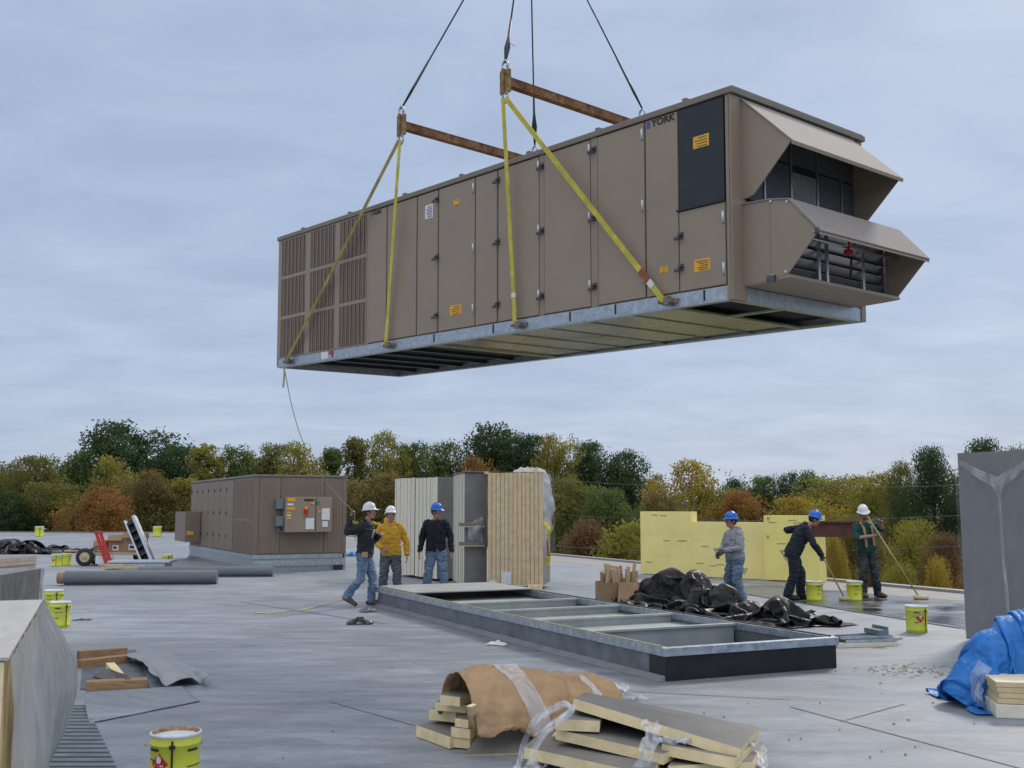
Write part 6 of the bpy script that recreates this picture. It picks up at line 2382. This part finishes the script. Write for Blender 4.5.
def person(label, loc, rz, P):
    o = thing('person', label, 'person', loc, (0, 0, rz))
    V = Vector
    pel, che, hd = V(P['pel']), V(P['che']), V(P['head'])
    ty = P.get('twist', 0.0)
    sx = V((math.cos(ty), math.sin(ty), 0))
    up = (che - pel).normalized()
    fy = up.cross(sx).normalized() * 1.0
    if fy.y < 0:
        fy = -fy
    sx = fy.cross(up).normalized()
    if sx.x < 0:
        sx = -sx
    S = {1: che + sx * .185 - up * .055, -1: che - sx * .185 - up * .055}
    if 'sh' in P:
        for s in (1, -1):
            S[s] = S[s] + V(P['sh'][s])
    H = {1: pel + sx * .09 - V((0, 0, .03)), -1: pel - sx * .09 - V((0, 0, .03))}
    E_, W_ = P['elb'], P['wri']
    K, A = P['knee'], P['ank']
    Hm = Matrix.Translation(hd) @ Euler((P.get('pitch', 0), P.get('tilt', 0), P.get('yaw', 0)), 'XYZ').to_matrix().to_4x4()
    # body
    b = MB()
    L = (che - pel).length
    def ring(t, rx, ry, dy=0):
        return (pel + up * (L * t) + fy * dy, rx, ry, sx, fy)
    loft(b, [ring(-.14, .12, .09), ring(0, .155, .105), ring(.25, .135, .095), ring(.55, .15, .105), ring(.82, .165, .105), ring(.97, .12, .085), ring(1.02, .07, .065)])
    limb(b, che + up * -.03 + fy * -.01, hd + Hm.to_3x3() @ V((0, -.02, -.07)), .060, .054)
    # head: skull, jaw, cheeks, nose, brow, ears
    ell(b, (0, -.008, .025), (.077, .096, .098), Hm)
    ell(b, (0, .030, -.045), (.055, .062, .068), Hm)
    ell(b, (0, .058, -.085), (.030, .028, .026), Hm)
    ell(b, (0, .085, .030), (.055, .018, .014), Hm)
    for s in (1, -1):
        ell(b, (s * .040, .066, -.018), (.024, .022, .020), Hm)
        ell(b, (s * .080, -.002, -.005), (.010, .020, .030), Hm)
        ell(b, (s * .030, .086, .012), (.012, .010, .008), Hm)
    a_, c_ = Hm @ V((0, .092, .022)), Hm @ V((0, .118, -.020))
    limb(b, a_, c_, .010, .0145, 8)
    ell(b, (0, .104, -.026), (.019, .013, .010), Hm)
    ell(b, (0, .092, -.056), (.024, .010, .007), Hm)
    ell(b, (0, .090, -.067), (.021, .010, .007), Hm)
    # arms, hands, legs, feet
    HB = {}
    for s in (1, -1):
        limb(b, S[s], E_[s], .052, .040); limb(b, E_[s], W_[s], .041, .028)
        hd_ = P.get('hdir', {}).get(s, V(W_[s]) - V(E_[s]))
        HB[s] = (V(W_[s]) + V(hd_).normalized() * .02, hd_, P['hn'][s], P['th'][s], P.get('curl', {}).get(s, .45))
        hand(b, *HB[s])
        limb(b, H[s], K[s], .085, .058); limb(b, K[s], A[s], .057, .042)
        tp_ = V(P['toe'][s])
        limb(b, V(A[s]) + V((0, 0, -.03)), tp_, .040, .032)
    me = fuse(b, .0075, 2)
    put('body', me, [M_skin, M_lip, M_eye, M_sclera, M_brow], o)
    Hi = Hm.inverted()
    for p in me.polygons:
        q_ = Hi @ p.center
        if q_.length > .2 or q_.y < .05:
            continue
        ax = abs(q_.x)
        if abs(q_.z + .061) < .0085 and ax < .024 and q_.y > .085:
            p.material_index = 1
        elif abs(q_.z - .012) < .0075 and abs(ax - .031) < .006:
            p.material_index = 2
        elif abs(q_.z - .012) < .0065 and abs(ax - .031) < .014:
            p.material_index = 3
        elif abs(q_.z - .034) < .006 and .012 < ax < .052:
            p.material_index = 4
    if P.get('beard'):
        for p in me.polygons:
            q_ = Hi @ p.center
            if q_.length < .2 and q_.z < -.045 and q_.y > .02 and p.material_index == 0 and abs(q_.z + .061) > .009 and q_.z > -.12:
                p.material_index = 4
    # hair below the hat
    h_ = MB()
    ell(h_, (0, -.016, .028), (.083, .097, .098), Hm)
    hm = fuse(h_, .007, 1, .003, 60, 3)
    bmh = bmesh.new(); bmh.from_mesh(hm)
    kill = []
    for f in bmh.faces:
        q_ = Hi @ f.calc_center_median()
        if q_.y > .045 or q_.z < P.get('hairlen', -.05) or (q_.y > .0 and q_.z < -.01):
            kill.append(f)
    bmesh.ops.delete(bmh, geom=kill, context='FACES')
    bmesh.ops.solidify(bmh, geom=bmh.faces[:], thickness=-.006)
    bmh.to_mesh(hm); bmh.free()
    put('hair', hm, P.get('hair', M_hairk), o)
    # hard hat
    q = MB()
    hp2 = Hm @ Matrix.Translation((0, -.004, .052)) @ Euler((P.get('hatpitch', .06), 0, 0)).to_matrix().to_4x4()
    prof = [(.138, -.004), (.136, .002), (.118, .006), (.113, .03), (.104, .07), (.085, .105), (.055, .128), (.02, .138), (0, .139)]
    vs_, n_ = [], 36
    for r_, z in prof:
        for k in range(n_):
            a = 2 * PI * k / n_
            x, y = r_ * math.cos(a) * .90, r_ * math.sin(a) * 1.10
            if r_ > .13 and y > 0:
                y *= 1.22; z_ = z - .012 * (y / .15) ** 2
            else:
                z_ = z
            vs_.append((x, y, z_))
    fs_ = [(i * n_ + k, i * n_ + (k + 1) % n_, (i + 1) * n_ + (k + 1) % n_, (i + 1) * n_ + k) for i in range(len(prof) - 1) for k in range(n_)]
    fs_.append(tuple(range(n_))[::-1])
    q.add(vs_, fs_, 0, hp2, True)
    for xx in (-.026, 0, .026):
        pts_ = []
        for k in range(13):
            a = R(14) + (PI - R(28)) * k / 12
            sc_ = 1.0 - (xx / .12) ** 2 * .5
            pts_.append(hp2 @ V((xx, math.cos(a) * .118 * sc_, math.sin(a) * .139 * sc_ + .002)))
        q.tube(pts_, .0065 if xx else .009, n=6)
    q.obj('hard_hat', P['hat'], o)
    # top garment
    t_ = MB()
    g = P.get('bulk', 1.0)
    hem = P.get('hem', -.10)
    loft(t_, [ring(hem, .172 * g, .125 * g), ring(hem + .12, .178 * g, .135 * g, .005), ring(.35, .168 * g, .130 * g, .008), ring(.62, .178 * g, .135 * g, .005), ring(.84, .185, .128), ring(.96, .15, .105), ring(1.035, .085, .080)])
    slv = P.get('sleeve', 1.0)
    for s in (1, -1):
        limb(t_, S[s] + sx * (-.02 * s), V(S[s]).lerp(V(E_[s]), .5), .082, .070)
        limb(t_, V(S[s]).lerp(V(E_[s]), .3), E_[s], .072, .060)
        if slv >= 1:
            limb(t_, E_[s], V(E_[s]).lerp(V(W_[s]), .97), .061, .046)
    if P.get('hoodie'):
        limb(t_, che + sx * .07 - fy * .06 + up * .03, che - sx * .07 - fy * .06 + up * .03, .055, .055)
        limb(t_, che + sx * .075 + up * .02, che + fy * .06 + up * .0, .035, .03)
        limb(t_, che - sx * .075 + up * .02, che + fy * .06 + up * .0, .035, .03)
    if P.get('collar'):
        limb(t_, che + sx * .05 - fy * .03 + up * .04, che - sx * .05 - fy * .03 + up * .04, .04, .04)
    put(P.get('topname', 'jacket'), fuse(t_, .0085, 3, .015, 6.5, P['seed']), P['top'], o)
    if P.get('hemband'):
        hb_ = MB(); loft(hb_, [ring(hem - .04, .166 * g, .120 * g), ring(hem + .02, .182 * g, .138 * g)]); put('hem_band', fuse(hb_, .008, 1), P['hemband'], o)
    # trousers
    t_ = MB()
    loft(t_, [ring(-.26, .12, .10), ring(-.12, .165, .122), ring(0, .168, .122), ring(.12, .155, .115)])
    for s in (1, -1):
        ll = P.get('legw', 1.0)
        limb(t_, H[s], K[s], .100 * ll, .077 * ll)
        a2 = V(K[s]).lerp(V(A[s]), .97)
        limb(t_, K[s], a2, .076 * ll, .070 * ll)
    put('trousers', fuse(t_, .0085, 3, .016, 6, P['seed'] + 5), P['leg'], o)
    if P.get('knees'):
        for s in (1, -1):
            kk = MB(); f2 = (V(K[s]) + V((0, .035, -.02)))
            ell(kk, f2, (.052, .05, .085)); put('torn_knee', fuse(kk, .008, 1), M_torn, o)
    for s in (1, -1):
        k_ = MB()
        an = V(A[s]); tp_ = V(P['toe'][s])
        dr = (tp_ - an); dr.z = 0; dr.normalize()
        heel = V(P.get('heel', {}).get(s, an - dr * .055 + V((0, 0, -.045))))
        limb(k_, an + V((0, 0, .06)), an, .052, .050)
        limb(k_, heel, tp_, .046, .042); limb(k_, an - V((0, 0, .01)), an.lerp(tp_, .7), .048, .042)
        me_ = fuse(k_, .008, 2)
        lo_ = min((o.location.z + v.co.z) for v in me_.vertices)
        put('boot', me_, P.get('boot', M_bootk), o)
    if P.get('gloves'):
        for s in (1, -1):
            g_ = MB(); hand(g_, *HB[s], 1.28); put('glove', fuse(g_, .007, 1), M_glove, o)
    return o, S, H, Hm, sx, fy, up


V3 = Vector
# man walking, one hand raised to the tag line
pw, *_r = person('man in white hard hat and black jacket walking with one hand raised', (-2.66, 19.62, 0), R(-102), dict(
    pel=(0, 0, .93), che=(0, .035, 1.47), head=(0, .085, 1.665), yaw=-.05, pitch=.05, hat=M_hw, hair=M_hairb, seed=1, hairlen=-.04,
    elb={1: (.27, -.23, 1.33), -1: (-.27, .08, 1.17)}, wri={1: (.21, -.205, 1.57), -1: (-.08, .25, 1.26)},
    hn={1: (-.3, 1, 0), -1: (.4, -.3, -1)}, th={1: (-1, 0, 0), -1: (0, 0, 1)}, curl={1: .9, -1: .8},
    knee={1: (.10, -.02, .51), -1: (-.10, .13, .50)}, ank={1: (.10, -.29, .17), -1: (-.10, .10, .10)},
    toe={1: (.11, -.12, .045), -1: (-.11, .29, .045)}, heel={1: (.10, -.33, .15)}, top=M_jblk, leg=M_denim, boot=M_boot, bulk=1.02, collar=True))
q = MB(); q.box((.155, .02, .87), (.205, .12, .97), bev=.012); q.obj('tool_pouch', M_strap, pw)
q = MB()
q.tube([(-.02, .17, 1.36), (.06, .175, 1.30), (.10, .17, 1.22)], .018, n=8); q.obj('lanyard', M_gsw, pw)
person('man in yellow hooded sweatshirt and white hard hat looking up', (-2.33, 20.9, 0), R(186), dict(
    pel=(0, 0, .90), che=(.01, .01, 1.42), head=(.01, .045, 1.605), yaw=.12, pitch=.20, hat=M_hw, hair=M_hairk, seed=2, hoodie=True, hatpitch=-.02,
    elb={1: (.30, -.03, 1.12), -1: (-.29, -.02, 1.12)}, wri={1: (.17, .17, 1.00), -1: (-.31, .06, .87)},
    hn={1: (-1, -.3, 0), -1: (1, 0, 0)}, th={1: (0, .3, 1), -1: (.2, 1, 0)}, curl={1: .6, -1: .45},
    knee={1: (.13, .05, .48), -1: (-.12, .05, .48)}, ank={1: (.15, .0, .10), -1: (-.14, .03, .10)},
    toe={1: (.20, .17, .045), -1: (-.18, .20, .045)}, top=M_hood, topname='hooded_sweatshirt', leg=M_denimd, boot=M_boot, bulk=1.1, hem=-.10, legw=1.06))
person('man in navy sweater and light jeans, blue hard hat, head turned aside', (-1.49, 21.3, 0), R(178), dict(
    pel=(0, 0, .96), che=(.0, .02, 1.50), head=(-.01, .05, 1.665), yaw=1.0, pitch=-.05, hat=M_hb, hair=M_hairb, seed=3, hairlen=-.075,
    elb={1: (.275, -.03, 1.18), -1: (-.285, -.03, 1.18)}, wri={1: (.31, .05, .92), -1: (-.31, .05, .92)},
    hn={1: (-1, 0, 0), -1: (1, 0, 0)}, th={1: (-.2, 1, 0), -1: (.2, 1, 0)}, curl={1: .5, -1: .55},
    knee={1: (.14, .03, .50), -1: (-.14, .03, .50)}, ank={1: (.19, .0, .10), -1: (-.19, .0, .10)},
    toe={1: (.25, .16, .045), -1: (-.24, .17, .045)}, top=M_navy, topname='sweater', leg=M_denim, boot=M_bootk, bulk=1.08, hem=-.08, legw=1.08))
person('man in grey hooded sweatshirt and torn jeans, blue hard hat, turned left', (4.12, 20.06, 0), R(112), dict(
    pel=(0, 0, .84), che=(.0, .02, 1.32), head=(.0, .075, 1.50), yaw=.0, pitch=-.02, hat=M_hb, hair=M_hairk, seed=4, hoodie=True,
    elb={1: (.28, .06, 1.03), -1: (-.27, .06, 1.04)}, wri={1: (.13, .26, .93), -1: (-.07, .27, .98)}, gloves=True,
    hdir={1: (-.2, .7, -.6), -1: (.2, .8, -.5)},
    hn={1: (-1, 0, -.3), -1: (1, 0, -.3)}, th={1: (0, .3, 1), -1: (0, .3, 1)}, curl={1: .9, -1: .9},
    knee={1: (.12, .08, .46), -1: (-.11, .06, .46)}, ank={1: (.13, .0, .10), -1: (-.14, -.04, .10)},
    toe={1: (.16, .18, .045), -1: (-.17, .14, .045)}, top=M_gsw, topname='hooded_sweatshirt', leg=M_denim, boot=M_boot, bulk=1.1, hem=-.06, hemband=M_hem, legw=1.12, knees=True))
DX, DY = 5.42, 20.9
person('man in navy overalls and blue hard hat bending over a roller pole', (DX, DY, 0), R(-97), dict(
    pel=(0, -.02, .92), che=(.0, .23, 1.40), head=(-.01, .40, 1.525), yaw=-.05, pitch=-.38, hat=M_hb, hair=M_hairk, seed=5, hatpitch=.12,
    elb={1: (.26, .34, 1.07), -1: (-.30, -.08, 1.32)}, wri={1: (.10, .50, .86), -1: (-.04, .17, 1.38)},
    hdir={1: (-.3, .15, -.8), -1: (.8, .5, .1)},
    hn={1: (-1, .1, .2), -1: (.1, .6, -1)}, th={1: (0, 1, -.2), -1: (0, .6, .8)}, curl={1: 1.2, -1: 1.1}, gloves=True,
    knee={1: (.10, -.02, .49), -1: (-.11, .13, .49)}, ank={1: (.11, -.16, .10), -1: (-.12, .12, .10)},
    toe={1: (.13, .03, .045), -1: (-.13, .31, .045)}, top=M_cover, topname='overall_top', leg=M_cover, boot=M_bootk, bulk=1.1, hem=-.12, legw=1.12, collar=True))
gm, S_, H_, Hm_, sx_, fy_, up_ = person('man in dark green shirt with straps and white hard hat, leaning on a long pole', (6.98, 21.45, 0), R(192), dict(
    pel=(-.02, 0, .95), che=(.06, .08, 1.45), head=(.11, .16, 1.63), yaw=-.25, pitch=-.20, tilt=.15, hat=M_hw, hair=M_hairk, seed=6, beard=True, hatpitch=.0, sleeve=.5,
    elb={1: (.28, .16, 1.17), -1: (-.26, .16, 1.33)}, wri={1: (-.03, .32, 1.22), -1: (-.18, .33, 1.48)},
    hdir={1: (-1, .2, .15), -1: (.6, .3, .3)},
    hn={1: (.1, -1, .1), -1: (.1, -.6, -1)}, th={1: (0, .2, 1), -1: (0, -.4, 1)}, curl={1: 1.2, -1: 1.1}, gloves=True,
    knee={1: (.10, .06, .50), -1: (-.14, .07, .51)}, ank={1: (.10, .02, .10), -1: (-.22, .02, .10)},
    toe={1: (.13, .20, .045), -1: (-.27, .20, .045)}, top=M_gsh, topname='shirt', leg=M_denimk, boot=M_boot, hem=-.06, legw=1.0))
for s in (1, -1):
    q = MB()
    ctl = [V3((-.02, 0, .95)) + up_ * .08 + fy_ * .165, V3((.06, .08, 1.45)) - up_ * .25 + fy_ * .155, V3((.06, .08, 1.45)) - up_ * .09 + fy_ * .142, V3((.06, .08, 1.45)) + up_ * .0 + fy_ * .085,
           V3((.06, .08, 1.45)) + up_ * .035, V3((.06, .08, 1.45)) - up_ * .06 - fy_ * .13, V3((-.02, 0, .95)) + up_ * .1 - fy_ * .16]
    pts = [c + sx_ * s * .085 for c in ctl]
    q.ribbon(pts, sx_, .05, .008)
    q.obj('strap', M_strap, gm)


def roller(label, foot, top, width=.26):
    foot, top = Vector(foot), Vector(top)
    o = thing('roller', label, 'roller', foot, (0, 0, 0), 'long handled rollers')
    d = top - foot
    q = MB(); q.tube([d * .06, d], .0145, n=10); q.obj('pole', M_pole, o)
    sd = Vector((d.x, d.y, 0)).normalized()
    pr = Vector((-sd.y, sd.x, 0))
    if abs(pr.x) < abs(sd.x):
        pr = Vector((1, -.15, 0)).normalized()
    q = MB(); q.tube([d * .07, d * .03 + pr * (width * .55), pr * (width * .55) + Vector((0, 0, .04)), Vector((0, 0, .04)) - pr * width * .5], .006, n=7); q.obj('frame', M_steel, o)
    q = MB(); q.tube([Vector((0, 0, .042)) - pr * width / 2, Vector((0, 0, .042)) + pr * width / 2], .042, n=18); q.obj('nap', M_nap, o)
    return o
dm = Matrix.Translation((DX, DY, 0)) @ Matrix.Rotation(R(-97), 4, 'Z')
ha, hb = dm @ V3((.075, .545, .80)), dm @ V3((.035, .25, 1.405))
dd = (ha - hb)
ft = hb + dd * ((hb.z - .03) / (hb.z - ha.z))
roller('roller with a short looking pole held by the man in navy overalls', (ft.x, ft.y, .0), hb - dd * .12)
g2 = Matrix.Translation((6.98, 21.45, 0)) @ Matrix.Rotation(R(192), 4, 'Z')
ha, hb = g2 @ V3((-.11, .365, 1.245)), g2 @ V3((-.10, .40, 1.50))
rf = gp(921, 600)
roller('roller with the long pale pole held by the man in the green shirt', (rf.x, rf.y, 0), (g2 @ V3((-.095, .355, 1.235))) + ((g2 @ V3((-.095, .355, 1.235))) - rf).normalized() * .42)

# tag line from the unit to the raised hand
a = uw(9.0, .06, .03)
b_ = (Matrix.Translation((-2.66, 19.62, 0)) @ Matrix.Rotation(R(-102), 4, 'Z')) @ V3((.17, -.14, 1.66))
q = MB()
pts = [a.lerp(b_, k / 24) + V3((-.22 * math.sin(PI * k / 24), 0, -.18 * math.sin(PI * k / 24))) for k in range(25)]
pts += [b_ + V3((.0, 0, -.15)), b_ + V3((.02, -.02, -.5))]
q.tube(pts, .007, n=6)
q.ribbon([a, a + V3((.02, -.02, -.15)), a + V3((.0, 0, -.38))], (1, 0, 0), .03, .006)
tag(q.obj('tag_line', M_cord, loc=a), 'thin tag line from the hanging unit to the raised hand of the walking man', 'rope')

bpy.data.scenes.remove(SC2)
